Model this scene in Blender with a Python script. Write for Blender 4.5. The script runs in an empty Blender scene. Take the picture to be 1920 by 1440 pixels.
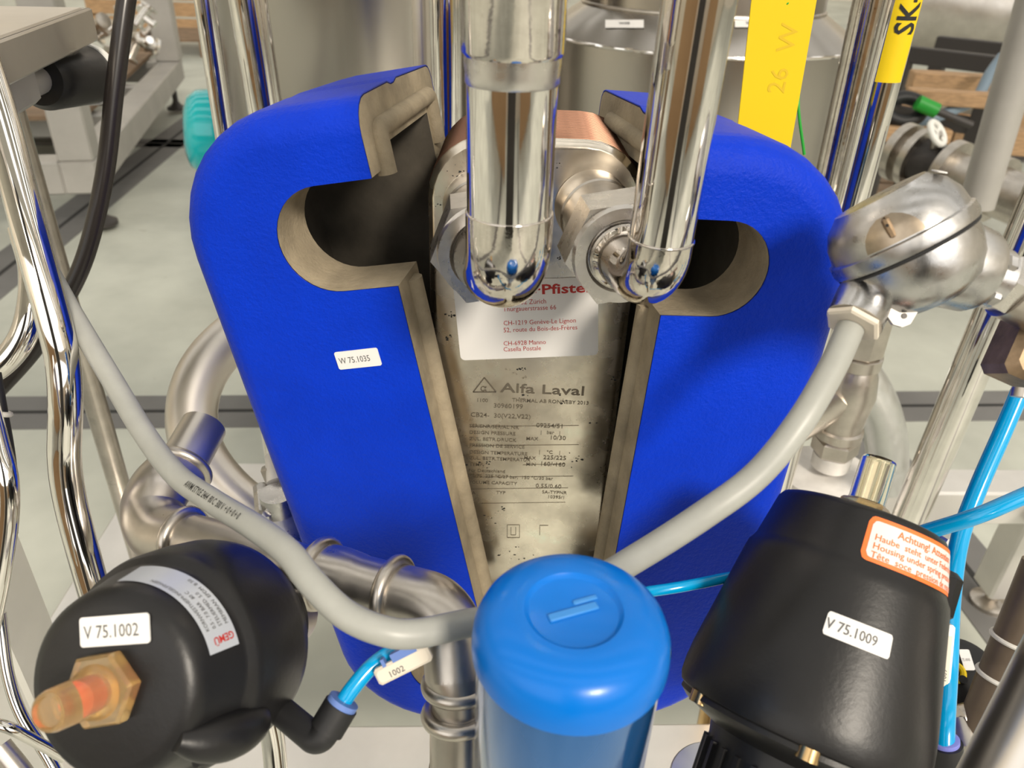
import bpy, bmesh, math, random
from mathutils import Vector as V, Matrix as MX
random.seed(7)
R = math.radians
SC = bpy.context.scene
COL = SC.collection

# ------------------------------------------------------------------ camera
FPX = 1442.0
PITCH, ROLL = R(31.0), R(2.3)
CAMLOC = V((0, 0, 1.1))
CM = MX.Rotation(math.pi / 2 - PITCH, 3, 'X') @ MX.Rotation(ROLL, 3, 'Z')
cd = bpy.data.cameras.new('camera'); cam = bpy.data.objects.new('camera', cd); COL.objects.link(cam)
cam.matrix_world = MX.Translation(CAMLOC) @ CM.to_4x4()
cd.sensor_width = 36; cd.lens = FPX / 1920 * 36; cd.clip_start = .01; cd.clip_end = 100
cd.dof.use_dof = True; cd.dof.focus_distance = .43; cd.dof.aperture_fstop = 14.0
SC.camera = cam

# ------------------------------------------------------------------ light
SC.view_settings.view_transform = 'Standard'; SC.view_settings.look = 'None'
SC.view_settings.exposure = 0.22; SC.view_settings.gamma = 1; SC.view_settings.use_curve_mapping = False
SC.cycles.use_denoising = True
SC.cycles.max_bounces = 10; SC.cycles.transmission_bounces = 8
SC.cycles.sample_clamp_indirect = 6
W = bpy.data.worlds.new('world'); SC.world = W; W.use_nodes = True
bg = W.node_tree.nodes['Background']; bg.inputs[0].default_value = (1.0, .97, .92, 1); bg.inputs[1].default_value = 1.55
SUNDIR = V((.38, -.72, .58)).normalized()
sl = bpy.data.lights.new('sun', 'SUN'); sl.energy = 3.4; sl.angle = R(12); sl.color = (1, .90, .76)
so = bpy.data.objects.new('sun', sl); COL.objects.link(so)
so.rotation_euler = SUNDIR.to_track_quat('Z', 'Y').to_euler()

# ------------------------------------------------------------------ pixel helpers
def ray(px, py):
    return CM @ V(((px - 960) / FPX, (720 - py) / FPX, -1))
def P(px, py, Y):
    d = ray(px, py); return CAMLOC + d * (Y / d.y)
def PZ(px, py, Z):
    d = ray(px, py); return CAMLOC + d * ((Z - CAMLOC.z) / d.z)
def PD(px, py, D):
    return CAMLOC + ray(px, py) * D
def wr(wpx, D):
    return wpx / 2 * D / FPX
def cdir(x, y, z):
    """direction given in camera right, up, forward"""
    return (CM @ V((x, y, -z))).normalized()
def onplane(px, py, M, axis, val):
    """local coordinates of the pixel ray hitting local plane axis=val of frame M"""
    Mi = M.inverted(); o = Mi @ CAMLOC; d = Mi.to_3x3() @ ray(px, py)
    return o + d * ((val - o[axis]) / d[axis])
def frame(o, z, hint=V((0, 0, 1))):
    z = z.normalized(); x = hint.cross(z)
    if x.length < 1e-4: x = V((1, 0, 0)).cross(z)
    x.normalize(); y = z.cross(x)
    M = MX((x, y, z)).transposed().to_4x4(); M.translation = o
    return M

# ------------------------------------------------------------------ materials
MATS = {}
def mat(name, col, rough=.5, metal=0, var=0, vscale=20, bump=0, bscale=60, spec=.5, coat=0, trans=0, ior=1.45, rvar=0,
        spots=None, emit=None, stretch=None, bdist=.001):
    m = bpy.data.materials.new(name); m.use_nodes = True; MATS[name] = m
    nt = m.node_tree; b = nt.nodes['Principled BSDF']; L = nt.links.new
    b.inputs['Base Color'].default_value = (*col, 1); b.inputs['Roughness'].default_value = rough
    b.inputs['Metallic'].default_value = metal; b.inputs['Specular IOR Level'].default_value = spec
    b.inputs['Coat Weight'].default_value = coat; b.inputs['Coat Roughness'].default_value = .08
    b.inputs['Transmission Weight'].default_value = trans; b.inputs['IOR'].default_value = ior
    tc = nt.nodes.new('ShaderNodeTexCoord'); vec = tc.outputs['Object']
    if stretch:
        mp = nt.nodes.new('ShaderNodeMapping'); mp.inputs['Scale'].default_value = stretch
        L(vec, mp.inputs[0]); vec = mp.outputs[0]
    def noise(s, det=4, ro=.6):
        n = nt.nodes.new('ShaderNodeTexNoise'); n.inputs['Scale'].default_value = s
        n.inputs['Detail'].default_value = det; n.inputs['Roughness'].default_value = ro; L(vec, n.inputs['Vector']); return n
    last = None
    if var:
        n = noise(vscale); r = nt.nodes.new('ShaderNodeMapRange')
        r.inputs[1].default_value = .3; r.inputs[2].default_value = .7
        r.inputs[3].default_value = 1 - var; r.inputs[4].default_value = 1 + var * .6
        L(n.outputs[0], r.inputs[0])
        mx = nt.nodes.new('ShaderNodeMix'); mx.data_type = 'RGBA'; mx.blend_type = 'MULTIPLY'; mx.inputs[0].default_value = 1
        mx.inputs[6].default_value = (*col, 1); L(r.outputs[0], mx.inputs[7]); last = mx.outputs[2]
    if spots:
        for (sc_, thr, scol) in spots:
            n = noise(sc_, 6, .7); r = nt.nodes.new('ShaderNodeMapRange')
            r.inputs[1].default_value = thr; r.inputs[2].default_value = thr + .03
            L(n.outputs[0], r.inputs[0])
            mx = nt.nodes.new('ShaderNodeMix'); mx.data_type = 'RGBA'
            L(r.outputs[0], mx.inputs[0])
            if last: L(last, mx.inputs[6])
            else: mx.inputs[6].default_value = (*col, 1)
            mx.inputs[7].default_value = (*scol, 1); last = mx.outputs[2]
    if last: L(last, b.inputs['Base Color'])
    if rvar:
        n = noise(vscale * 1.7); r = nt.nodes.new('ShaderNodeMapRange')
        r.inputs[1].default_value = .3; r.inputs[2].default_value = .75
        r.inputs[3].default_value = max(.02, rough - rvar); r.inputs[4].default_value = rough + rvar
        L(n.outputs[0], r.inputs[0]); L(r.outputs[0], b.inputs['Roughness'])
    if bump:
        n = noise(bscale, 5, .65); bp = nt.nodes.new('ShaderNodeBump')
        bp.inputs['Strength'].default_value = bump; bp.inputs['Distance'].default_value = bdist
        L(n.outputs[0], bp.inputs['Height']); L(bp.outputs[0], b.inputs['Normal'])
    if emit:
        b.inputs['Emission Color'].default_value = (*emit[0], 1); b.inputs['Emission Strength'].default_value = emit[1]
    return m
def s2l(r, g, b):
    f = lambda c: (c / 255 / 12.92) if c / 255 <= .04045 else ((c / 255 + .055) / 1.055) ** 2.4
    return (f(r), f(g), f(b))
chrome = mat('polished_stainless', (.80, .77, .73), .055, 1, var=.10, vscale=40, rvar=.035, bump=.02, bscale=30)
chrome2 = mat('worn_polished_stainless', (.70, .65, .59), .075, 1, var=.25, vscale=60, rvar=.06, bump=.12, bscale=70,
              spots=[(110, .66, (.22, .19, .17))])
steel = mat('satin_stainless', (.54, .50, .45), .34, 1, var=.18, vscale=35, rvar=.08, bump=.03, bscale=120)
brushed = mat('brushed_stainless', (.66, .62, .57), .34, 1, var=.14, vscale=6, rvar=.06)
tanksteel = mat('tank_stainless', (.40, .375, .34), .22, 1, var=.10, vscale=3, rvar=.06, stretch=(1, 1, .15))
plate_m = mat('stained_plate_steel', (.95, .87, .75), .27, 1, var=.28, vscale=26, rvar=.10, bump=.05, bscale=25,
              spots=[(60, .69, (.36, .30, .23)), (170, .735, (.03, .03, .03))])
nut_m = mat('machined_nut_steel', (.68, .65, .61), .30, 1, var=.15, vscale=60, rvar=.08, bump=.08, bscale=200)
alu = mat('cast_aluminium', (.60, .59, .58), .30, 1, var=.30, vscale=45, rvar=.10, bump=.15, bscale=110,
          spots=[(70, .68, (.42, .33, .20))])
zinc = mat('galvanised_zinc', (.66, .67, .66), .42, 1, var=.07, vscale=30, rvar=.1)
copper = mat('brazed_copper_brown', (.235, .125, .085), .42, 1, var=.35, vscale=45, rvar=.1)
blue = mat('blue_foil_skin', (.0, .031, .49), .42, 0, var=.10, vscale=25, bump=.42, bscale=400, spec=.16,
           spots=[(260, .76, (.10, .22, .72))], bdist=.0022)
foam = mat('tan_foam', (.30, .25, .172), .9, 0, var=.30, vscale=45, bump=.6, bscale=420, spots=[(190, .70, (.12, .10, .065))])
lining = mat('dark_inner_lining', (.085, .074, .058), .75, 0, var=.35, vscale=30, bump=.2, bscale=200)
blackp = mat('black_plastic', (.010, .0097, .0102), .38, 0, var=.25, vscale=25, bump=.12, bscale=350, spec=.45,
             spots=[(320, .80, (.10, .10, .10))])
blackd = mat('dark_rubber', (.012, .012, .013), .5, 0, bump=.1, bscale=200)
hose_m = mat('black_hose', (.016, .013, .012), .26, 0)
capblue = mat('blue_cap_plastic', (.0, .135, .53), .28, 0, spec=.35, coat=.05, var=.05, vscale=20)
cable_m = mat('grey_cable_sheath', (.32, .325, .30), .40, 0, var=.08, vscale=60)
cyan = mat('cyan_pneumatic_tube', (.0, .30, .62), .16, 0, coat=.5)
cyan2 = mat('cyan_collar', (.12, .20, .48), .35, 0)
purple = mat('violet_blue_collar', (.20, .22, .62), .35, 0)
yellow = mat('yellow_tag', (.70, .50, .0), .5, 0)
white = mat('white_label', (.70, .69, .675), .45, 0)
cream = mat('cream_plastic', (.66, .60, .50), .45, 0)
redink = mat('red_ink', (.42, .025, .02), .5, 0)
darkink = mat('grey_ink', (.10, .10, .10), .6, 0)
blackink = mat('black_ink', (.012, .012, .012), .6, 0)
engrave = mat('engraved_metal', (.30, .26, .21), .45, 1)
orange = mat('orange_print', (.80, .16, .03), .5, 0)
silverlab = mat('silver_label', (.52, .55, .60), .38, .3)
amber = mat('amber_clear_plastic', (.95, .72, .38), .14, 0, trans=.85, ior=1.45)
clear = mat('pale_clear_plastic', (1.0, .96, .82), .03, 0, trans=1.0, ior=1.45)
redp = mat('red_plastic', (.65, .07, .03), .4, 0)
teal = mat('teal_paint', (.0, .42, .46), .12, 0, coat=.6)
concrete = mat('concrete', (.46, .475, .42), .62, 0, var=.22, vscale=2.2, bump=.06, bscale=14,
               spots=[(7, .66, (.36, .355, .31))], bdist=.002)
strip_m = mat('grey_floor_strip', (.150, .148, .145), .55, 0, var=.2, vscale=3)
joint_m = mat('black_joint', (.02, .02, .02), .7)
wood = mat('pallet_wood', (.46, .29, .155), .7, 0, var=.3, vscale=14, stretch=(1, 8, 8))
woodd = mat('weathered_wood', (.22, .15, .095), .8, 0, var=.3, vscale=10)
wallm = mat('cream_wall', (.74, .68, .58), .8)
ceilm = mat('roof_sheet', (.50, .49, .47), .7)
greyp = mat('grey_painted_steel', (.40, .385, .36), .45, .25, var=.12, vscale=6)
beam_m = mat('skid_stainless', (.74, .72, .69), .38, .75, var=.08, vscale=10, rvar=.08)
rust = mat('rusty_brass', (.26, .185, .115), .5, .7, var=.5, vscale=70, bump=.3, bscale=150)
brass = mat('brass_tube', (.62, .42, .20), .25, 1, var=.15, vscale=40)
green = mat('green_plastic', (.015, .30, .03), .45)
darkgrey = mat('dark_grey_metal', (.055, .05, .048), .5, .3)
slate = mat('slate_blue_hose', (.20, .27, .34), .45)
whitep = mat('white_plastic', (.78, .78, .74), .4)
brownp = mat('brown_coated_pipe', (.145, .11, .08), .45, .4, var=.2, vscale=30)
tiegrey = mat('cable_tie_nylon', (.62, .60, .55), .4)
whitesteel = mat('blasted_white_steel', (.72, .70, .67), .5, .35, var=.15, vscale=30, spots=[(38, .70, (.28, .15, .07))])

# ------------------------------------------------------------------ mesh helpers
class MB:
    def __init__(s): s.v = []; s.f = []
    def add(s, vs, fs):
        k = len(s.v); s.v += [V(p) for p in vs]; s.f += [tuple(i + k for i in f) for f in fs]; return s
    def box(s, c, size, M=None):
        x, y, z = [q / 2 for q in size]; c = V(c)
        vs = [c + V((a * x, b * y, d * z)) for d in (-1, 1) for b in (-1, 1) for a in (-1, 1)]
        if M is not None: vs = [M @ p for p in vs]
        return s.add(vs, [(0, 2, 3, 1), (4, 5, 7, 6), (0, 1, 5, 4), (2, 6, 7, 3), (0, 4, 6, 2), (1, 3, 7, 5)])
    def bbox(s, c, size, bev, M=None):
        """box with chamfered edges"""
        x, y, z = [q / 2 for q in size]; c = V(c)
        lv = []
        for (zz, ins) in ((-z, bev), (-z + bev, 0), (z - bev, 0), (z, bev)):
            X, Y = x - ins, y - ins; b = bev
            lv.append([(X, -Y + b, zz), (X, Y - b, zz), (X - b, Y, zz), (-X + b, Y, zz), (-X, Y - b, zz), (-X, -Y + b, zz), (-X + b, -Y, zz), (X - b, -Y, zz)])
        loops = [[c + V(p) for p in l] for l in lv]
        if M is not None: loops = [[M @ p for p in l] for l in loops]
        return s.loft(loops)
    def loft(s, loops, cap0=True, cap1=True):
        n = len(loops[0]); k = len(s.v)
        for l in loops: s.v += [V(p) for p in l]
        for i in range(len(loops) - 1):
            for j in range(n):
                a = k + i * n + j; b = k + i * n + (j + 1) % n
                s.f.append((a, b, b + n, a + n))
        if cap0: s.f.append(tuple(k + j for j in reversed(range(n))))
        if cap1: s.f.append(tuple(k + (len(loops) - 1) * n + j for j in range(n)))
        return s
    def lathe(s, prof, M, seg=40):
        """profile of (radius, height) along local z of frame M"""
        loops = [[M @ V((max(r, 1e-5) * math.cos(2 * math.pi * j / seg), max(r, 1e-5) * math.sin(2 * math.pi * j / seg), h)) for j in range(seg)] for r, h in prof]
        return s.loft(loops)
    def prism(s, n, prof, M, ph=0):
        loops = [[M @ V((r * math.cos(2 * math.pi * j / n + ph), r * math.sin(2 * math.pi * j / n + ph), h)) for j in range(n)] for r, h in prof]
        return s.loft(loops)
    def tube(s, pts, r, seg=24, caps=True):
        pts = [V(p) for p in pts]; n = len(pts)
        rs = r if isinstance(r, (list, tuple)) else [r] * n
        T = []
        for i in range(n):
            t = pts[min(i + 1, n - 1)] - pts[max(i - 1, 0)]; T.append(t.normalized())
        u = T[0].cross(V((0, 0, 1)));
        if u.length < .05: u = T[0].cross(V((1, 0, 0)))
        u.normalize(); loops = []
        for i in range(n):
            u = (u - T[i] * u.dot(T[i])).normalized(); w = T[i].cross(u)
            loops.append([pts[i] + (u * math.cos(2 * math.pi * j / seg) + w * math.sin(2 * math.pi * j / seg)) * rs[i] for j in range(seg)])
        return s.loft(loops, caps, caps)
    def torus(s, c, ax, Rr, r, seg=40, ss=12):
        M = frame(c, ax); k = len(s.v)
        for i in range(seg):
            a = 2 * math.pi * i / seg
            for j in range(ss):
                b = 2 * math.pi * j / ss
                s.v.append(M @ V(((Rr + r * math.cos(b)) * math.cos(a), (Rr + r * math.cos(b)) * math.sin(a), r * math.sin(b))))
        for i in range(seg):
            for j in range(ss):
                s.f.append((k + i * ss + j, k + ((i + 1) % seg) * ss + j, k + ((i + 1) % seg) * ss + (j + 1) % ss, k + i * ss + (j + 1) % ss))
        return s
    def sphere(s, c, r, seg=24):
        M = MX.Translation(c)
        return s.lathe([(r * math.sin(math.pi * i / 12), -r * math.cos(math.pi * i / 12)) for i in range(13)], M, seg)
    def build(s, name, m, parent=None, sharp=35):
        off = ROOT.get(parent.name, V((0, 0, 0))) if parent else V((0, 0, 0))
        me = bpy.data.meshes.new(name); me.from_pydata([p - off for p in s.v], [], s.f)
        return finish(name, me, m, parent, sharp)
ROOT = {}
def finish(name, me, m, parent=None, sharp=35):
    me.materials.append(m)
    bm = bmesh.new(); bm.from_mesh(me); bmesh.ops.recalc_face_normals(bm, faces=bm.faces); bm.to_mesh(me); bm.free()
    me.shade_smooth(); me.set_sharp_from_angle(angle=R(sharp))
    o = bpy.data.objects.new(name, me); COL.objects.link(o)
    if parent: o.parent = parent; ROOT[o.name] = ROOT.get(parent.name, V((0, 0, 0)))
    return o
def thing(name, label, cat, loc, group=None):
    o = bpy.data.objects.new(name, None); COL.objects.link(o); o.location = loc; ROOT[o.name] = V(loc)
    o.empty_display_size = .02; o['label'] = label; o['category'] = cat
    if group: o['group'] = group
    return o
def tag(o, label, cat, group=None, kind=None):
    o['label'] = label; o['category'] = cat
    if group: o['group'] = group
    if kind: o['kind'] = kind
    return o
def struct(o, label=None, cat=None):
    o['kind'] = 'structure'
    if label: o['label'] = label
    if cat: o['category'] = cat
    return o
def spline(pts, n=10):
    """Catmull-Rom through points (each a Vector or a tuple of any length)"""
    pts = [V(p) for p in pts]; q = [pts[0] * 2 - pts[1]] + pts + [pts[-1] * 2 - pts[-2]]; out = []
    for i in range(1, len(q) - 2):
        a, b, c, d = q[i - 1], q[i], q[i + 1], q[i + 2]
        for k in range(n):
            t = k / n
            out.append(.5 * (2 * b + (c - a) * t + (2 * a - 5 * b + 4 * c - d) * t * t + (3 * b - a - 3 * c + d) * t ** 3))
    out.append(pts[-1]); return out
def fillet(pts, r, n=10):
    pts = [V(p) for p in pts]; out = [pts[0]]
    for i in range(1, len(pts) - 1):
        a, b, c = pts[i - 1], pts[i], pts[i + 1]
        d1 = (a - b).normalized(); d2 = (c - b).normalized(); ang = d1.angle(d2)
        t = min(r / math.tan(ang / 2), (a - b).length * .49, (c - b).length * .49); rr = t * math.tan(ang / 2)
        cen = b + (d1 + d2).normalized() * (rr / math.sin(ang / 2))
        p0 = b + d1 * t - cen; p1 = b + d2 * t - cen; tot = p0.angle(p1); ax = p0.cross(p1).normalized()
        for k in range(n + 1): out.append(cen + MX.Rotation(tot * k / n, 3, ax) @ p0)
    out.append(pts[-1]); return out
def pxtube(pts, n=10):
    """list of (px, py, depth) to a smooth path"""
    return spline([PD(*p) for p in pts], n)
_tx = {}
def text_geo(s, size, bold=0, align='LEFT', sub=0):
    k = (s, round(size, 6), bold, align, sub)
    if k not in _tx:
        c = bpy.data.curves.new('t', 'FONT'); c.body = s; c.size = size; c.align_x = align; c.offset = bold * size
        c.resolution_u = 2; c.fill_mode = 'FRONT'
        o = bpy.data.objects.new('t', c); COL.objects.link(o)
        me = o.evaluated_get(bpy.context.evaluated_depsgraph_get()).to_mesh()
        if sub:
            bm = bmesh.new(); bm.from_mesh(me); bmesh.ops.triangulate(bm, faces=bm.faces)
            for it in range(3):
                lg = [e for e in bm.edges if e.calc_length() > sub]
                if not lg: break
                bmesh.ops.subdivide_edges(bm, edges=lg, cuts=1); bmesh.ops.triangulate(bm, faces=bm.faces)
            bm.to_mesh(me); bm.free()
        _tx[k] = ([v.co.copy() for v in me.vertices], [tuple(p.vertices) for p in me.polygons])
        o.to_mesh_clear(); bpy.data.objects.remove(o); bpy.data.curves.remove(c)
    return _tx[k]
def text(mb, s, size, fn, x=0, y=0, bold=0, align='LEFT', sx=1, sub=0):
    vs, fs = text_geo(s, size, bold, align, sub)
    mb.add([fn(p.x * sx + x, p.y + y) for p in vs], fs)
def twidth(s, size, bold=0):
    return max(p.x for p in text_geo(s, size, bold)[0])
def rrect(w, h, r, n=5):
    """rounded rectangle outline centred on 0"""
    out = []
    for cx, cy, a0 in ((w / 2 - r, h / 2 - r, 0), (-w / 2 + r, h / 2 - r, 90), (-w / 2 + r, -h / 2 + r, 180), (w / 2 - r, -h / 2 + r, 270)):
        for k in range(n + 1):
            a = R(a0 + 90 * k / n); out.append((cx + r * math.cos(a), cy + r * math.sin(a)))
    return out
def patch(mb, w, h, fn, r=.001, nx=1, t=0):
    """rounded label as a strip of quads following fn(x, y)"""
    xs = [-w / 2 + w * i / nx for i in range(nx + 1)]
    if nx == 1:
        pts = rrect(w, h, r); mb.add([fn(*p) for p in pts], [tuple(range(len(pts)))])
    else:
        k = []
        for i, x in enumerate(xs):
            e = min(x + w / 2, w / 2 - x); ins = 0 if e >= r else r - math.sqrt(max(0, r * r - (r - e) ** 2))
            k += [fn(x, -h / 2 + ins), fn(x, h / 2 - ins)]
        mb.add(k, [(2 * i, 2 * i + 2, 2 * i + 3, 2 * i + 1) for i in range(nx)])
def planefn(M, dz=0):
    return lambda x, y: M @ V((x, y, dz))
def label_frame(tl, tr, bl, M, axis, val, flip=1):
    """frame for a label whose corners are pixels on local plane axis=val; returns frame, w, h"""
    a = M @ onplane(*tl, M, axis, val); b = M @ onplane(*tr, M, axis, val); c = M @ onplane(*bl, M, axis, val)
    x = (b - a); w = x.length; x.normalize(); y = (a - c); y = (y - x * y.dot(x)); h = y.length; y.normalize(); z = x.cross(y)
    F = MX((x, y, z)).transposed().to_4x4(); F.translation = (b + c) / 2
    return F, w, h

# ================================================================== the hall
YAW = R(5.0)
GM = MX.Rotation(YAW, 4, 'Z')
fl = MB().box((0, 4, -.05), (24, 26, .1)).build('floor', concrete); struct(fl, 'pale grey concrete hall floor with dark expansion strips', 'floor')
def floor_strip(p, along, w=.15, L=24):
    c = V((p.x, p.y, .0008)); d = (GM @ V((1, 0, 0))) if along == 'x' else (GM @ V((0, 1, 0)))
    M = frame(c, V((0, 0, 1)), V((0, 1, 0))); M = MX((d, V((0, 0, 1)).cross(d), V((0, 0, 1)))).transposed().to_4x4(); M.translation = c
    st = MB().box((0, 0, 0), (L, w, .002), M).build('expansion_strip', strip_m, fl)
    MB().box((0, 0, .0008), (L, w * .09, .0014), M).build('joint_line', joint_m, st)
floor_strip(PZ(300, 772, 0), 'x')
floor_strip(PZ(250, 268, 0), 'x', .17)
floor_strip(PZ(250, 318, 0), 'y', .2)
floor_strip(PZ(1840, 1100, 0), 'y', .15)
ce = MB()
for i in range(-2, 6):
    ce.box((0, i * 2.6 + 2.0, 6.6), (24, 1.55, .2))
struct(ce.build('ceiling', ceilm), 'roof sheets between long skylight strips', 'ceiling')
struct(MB().box((-12, 4, 3.3), (.2, 26, 6.8)).build('wall_left', wallm), 'cream hall wall on the left', 'wall')
struct(MB().box((12, 4, 3.3), (.2, 26, 6.8)).build('wall_right', wallm), 'cream hall wall on the right', 'wall')
struct(MB().box((0, 17, 3.3), (24, .2, 6.8)).build('wall_far', wallm), 'cream hall wall far behind the machines', 'wall')
struct(MB().box((0, -4.6, .7), (24, .2, 1.4)).box((0, -4.6, 6.35), (24, .2, .7)).build('wall_near', wallm), 'low wall under the window band behind the viewer', 'wall')

struct(MB().bbox((.06, -2.5, 2.2), (.85, .5, 4.4), .01).build('added_reflection_pillar', darkgrey), 'unseen dark column added behind the viewer to darken the chrome reflections', 'column')  # unseen column, added to put a dark band into the chrome reflections
struct(MB().bbox((-2.4, -3.2, .6), (3.2, .2, 1.2), .01).bbox((2.9, -3.6, .5), (2.6, .2, 1.0), .01).build('added_reflection_partition', wood), 'unseen low wooden partition added behind the viewer for warm chrome reflections', 'wall')  # unseen boards, added so the chrome mirrors a warm brown
# ================================================================== skid
SZ = .30
sk = thing('skid_frame', 'pale stainless skid frame of square beams under the blue heat exchanger', 'frame', (0, .8, 0))
SY = R(3.0); SM = MX.Translation(V((.1, .55, SZ - .035))) @ MX.Rotation(SY, 4, 'Z')
n0 = SM.inverted() @ PZ(815, 1357, SZ); n1 = SM.inverted() @ PZ(1780, 925, SZ)
MB().bbox((.107, n0.y - .045, 0), (1.59, .09, .07), .004, SM).build('beam', beam_m, sk)
MB().bbox((.107, n1.y + .035, 0), (1.59, .07, .07), .004, SM).build('beam', beam_m, sk)
for x in (-.65, .865):
    MB().bbox((x, (n0.y + n1.y) / 2, 0), (.07, n1.y - n0.y - .004, .07), .004, SM).build('beam', beam_m, sk)
for x in (-.65, .865):
    for y in (n0.y - .045, n1.y + .035):
        b = MB().bbox((x, y, -.13), (.06, .06, .19), .004, SM).build('leg', beam_m, sk)
        MB().lathe([(.035, -.265), (.035, -.255), (.012, -.245), (.012, -.22)], SM @ MX.Translation(V((x, y, 0)))).build('foot', steel, b)

# ================================================================== heat exchanger
HX, HY, HW, HH, HD = .0, .41, .118, .40, .078
hc = P(1003, 262, HY); HX = P(1003, 400, HY).x; HZT = hc.z; HZC = HZT - HH / 2
hx = thing('plate_heat_exchanger', 'brazed plate heat exchanger with stamped steel front between the blue covers', 'heat exchanger', (HX, HY + HD / 2, HZT - HH))
def rr_loop(w, h, r, y, cx=HX, cz=HZC):
    return [V((cx + a, y, cz + b)) for a, b in rrect(w, h, r, 7)]
fp = MB().loft([rr_loop(HW - .007, HH - .007, .0295, HY), rr_loop(HW - .005, HH - .005, .0305, HY + .0007), rr_loop(HW - .0035, HH - .0035, .031, HY + .0022), rr_loop(HW - .0015, HH - .0015, .032, HY + .0030),
                rr_loop(HW, HH, .033, HY + .0042), rr_loop(HW, HH, .033, HY + .0055)]).build('front_plate', plate_m, hx)
NPL = 20; pitch = (HD - .007) / NPL
pm = MB().loft([rr_loop(HW - .007, HH - .007, .030, HY + .0057), rr_loop(HW + .0006, HH + .0006, .0335, HY + .0057 + pitch * .62), rr_loop(HW + .0006, HH + .0006, .0335, HY + .0057 + pitch * .8), rr_loop(HW - .007, HH - .007, .030, HY + .0057 + pitch * 1.0)])
pl = pm.build('plate', copper, hx, 20)
for i in range(1, NPL):
    c = pl.copy(); COL.objects.link(c); c.location = (0, pitch * i, 0); c.parent = hx
MB().box((HX, HY + HD * .5, HZT - HH - .075), (.06, .06, .15)).box((HX, HY + .11, HZT - HH - .15), (.09, .20, .012)).box((HX, HY + HD * .5 + .11, HZT - HH - .23), (.05, .05, .16)).build('mounting_bracket', beam_m, hx)
# ports, nuts
def connection(base_px, nut_px, name):
    b = P(*base_px, HY); f = P(*nut_px, HY - .075); ax = (f - b).normalized()
    M = frame(b, ax)
    MB().lathe([(.0205, -.001), (.0203, .0012), (.0195, .0025), (.0195, .016), (.0203, .017), (.0195, .018), (.0195, .04)], M, 48).build('port_stub', steel, hx)
    Lh = (f - b).length
    n = MB(); n.prism(6, [(.0250, Lh - .029), (.0270, Lh - .027), (.0270, Lh - .004), (.0270, Lh - .0035)], M, R(9))
    nb = n.build('union_nut', nut_m, hx, 25)
    MB().lathe([(.0, Lh - .0036), (.0238, Lh - .0036), (.0230, Lh), (.0178, Lh), (.0165, Lh - .002), (.0, Lh - .002)], M, 48).build('nut_face', nut_m, nb)
    return f, ax
fR, aR = connection((1110, 388), (1170, 482), 'r')
fL, aL = connection((900, 388), (915, 480), 'l')
# stamped lettering on the front plate
HF = MX(((1, 0, 0), (0, 0, 1), (0, 1, 0))).transposed().to_4x4()  # x right, y up (world z), z -> +y
def hxf(d): return lambda x, y: V((x, HY - d, y))
def hp(px, py): q = P(px, py, HY); return q.x, q.z
eng = MB()
x0, z0 = hp(938, 735); x1, _ = hp(1095, 735)
text(eng, 'Alfa Laval', .0095, hxf(.0002), x0, z0, .012, sx=(x1 - x0) / twidth('Alfa Laval', .0095, .012))
tri = [hp(887, 735), hp(908, 708), hp(930, 735)]
for i in range(3):
    a = V((tri[i][0], HY - .0002, tri[i][1])); b = V((tri[(i + 1) % 3][0], HY - .0002, tri[(i + 1) % 3][1]))
    d = (b - a).normalized(); nn = V((-d.z, 0, d.x)) * .0004; eng.add([a - nn, b - nn, b + nn, a + nn], [(0, 1, 2, 3)])
x, z = hp(900, 733); text(eng, 'α', .0065, hxf(.0002), x, z, .01)
LN = [(893, 753, '1100', 0), (960, 753, 'THERMAL AB RONNEBY 2013', 0), (925, 764, '30960199', 1), (882, 781, 'CB24-  30(V22,V22)', 1),
      (880, 801, 'SERIENR/SERIAL NR', 0), (1005, 801, '09254/51', 1), (880, 813, 'DESIGN PRESSURE', 0), (1013, 813, '|   bar   |', 0),
      (880, 825, 'ZUL. BETR.DRUCK', 0), (986, 825, 'MAX', 0), (1030, 824, '10/30', 1), (880, 837, 'PRESSION DE SERVICE', 0),
      (880, 850, 'DESIGN TEMPERATURE', 0), (1010, 850, '|    °C    |', 0), (880, 861, 'ZUL. BETR.TEMPERATUR', 0), (982, 861, 'MAX', 0), (1018, 861, '225/225', 1),
      (880, 873, 'TEMP.', 0), (986, 873, 'MIN', 0), (1012, 873, '160/-160', 1), (878, 884, 'Für Deutschland', 0),
      (880, 894, 'TS/PS  225 °C/27 bar,  150 °C/30 bar', 0), (878, 906, 'VOLUME CAPACITY', 0), (1004, 914, '0.55/0.60', 1),
      (880, 926, 'SA', 0), (930, 926, 'TYP', 0), (1016, 925, 'SA-TYPNR', 0), (1026, 934, '10395/1', 0)]
for (px, py, s, big) in LN:
    x, z = hp(px, py); text(eng, s, .0047 if big else .0037, hxf(.0002), x, z, .006)
for (py, xa, xb) in ((800, 880, 1085), (836, 880, 1085), (872, 980, 1060), (895, 878, 1075), (917, 880, 1065), (944, 900, 1060)):
    a = hp(xa, py); b = hp(xb, py - 2); eng.add([hxf(.0002)(a[0], a[1]), hxf(.0002)(b[0], b[1]), hxf(.0002)(b[0], b[1] + .0003), hxf(.0002)(a[0], a[1] + .0003)], [(0, 1, 2, 3)])
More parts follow.
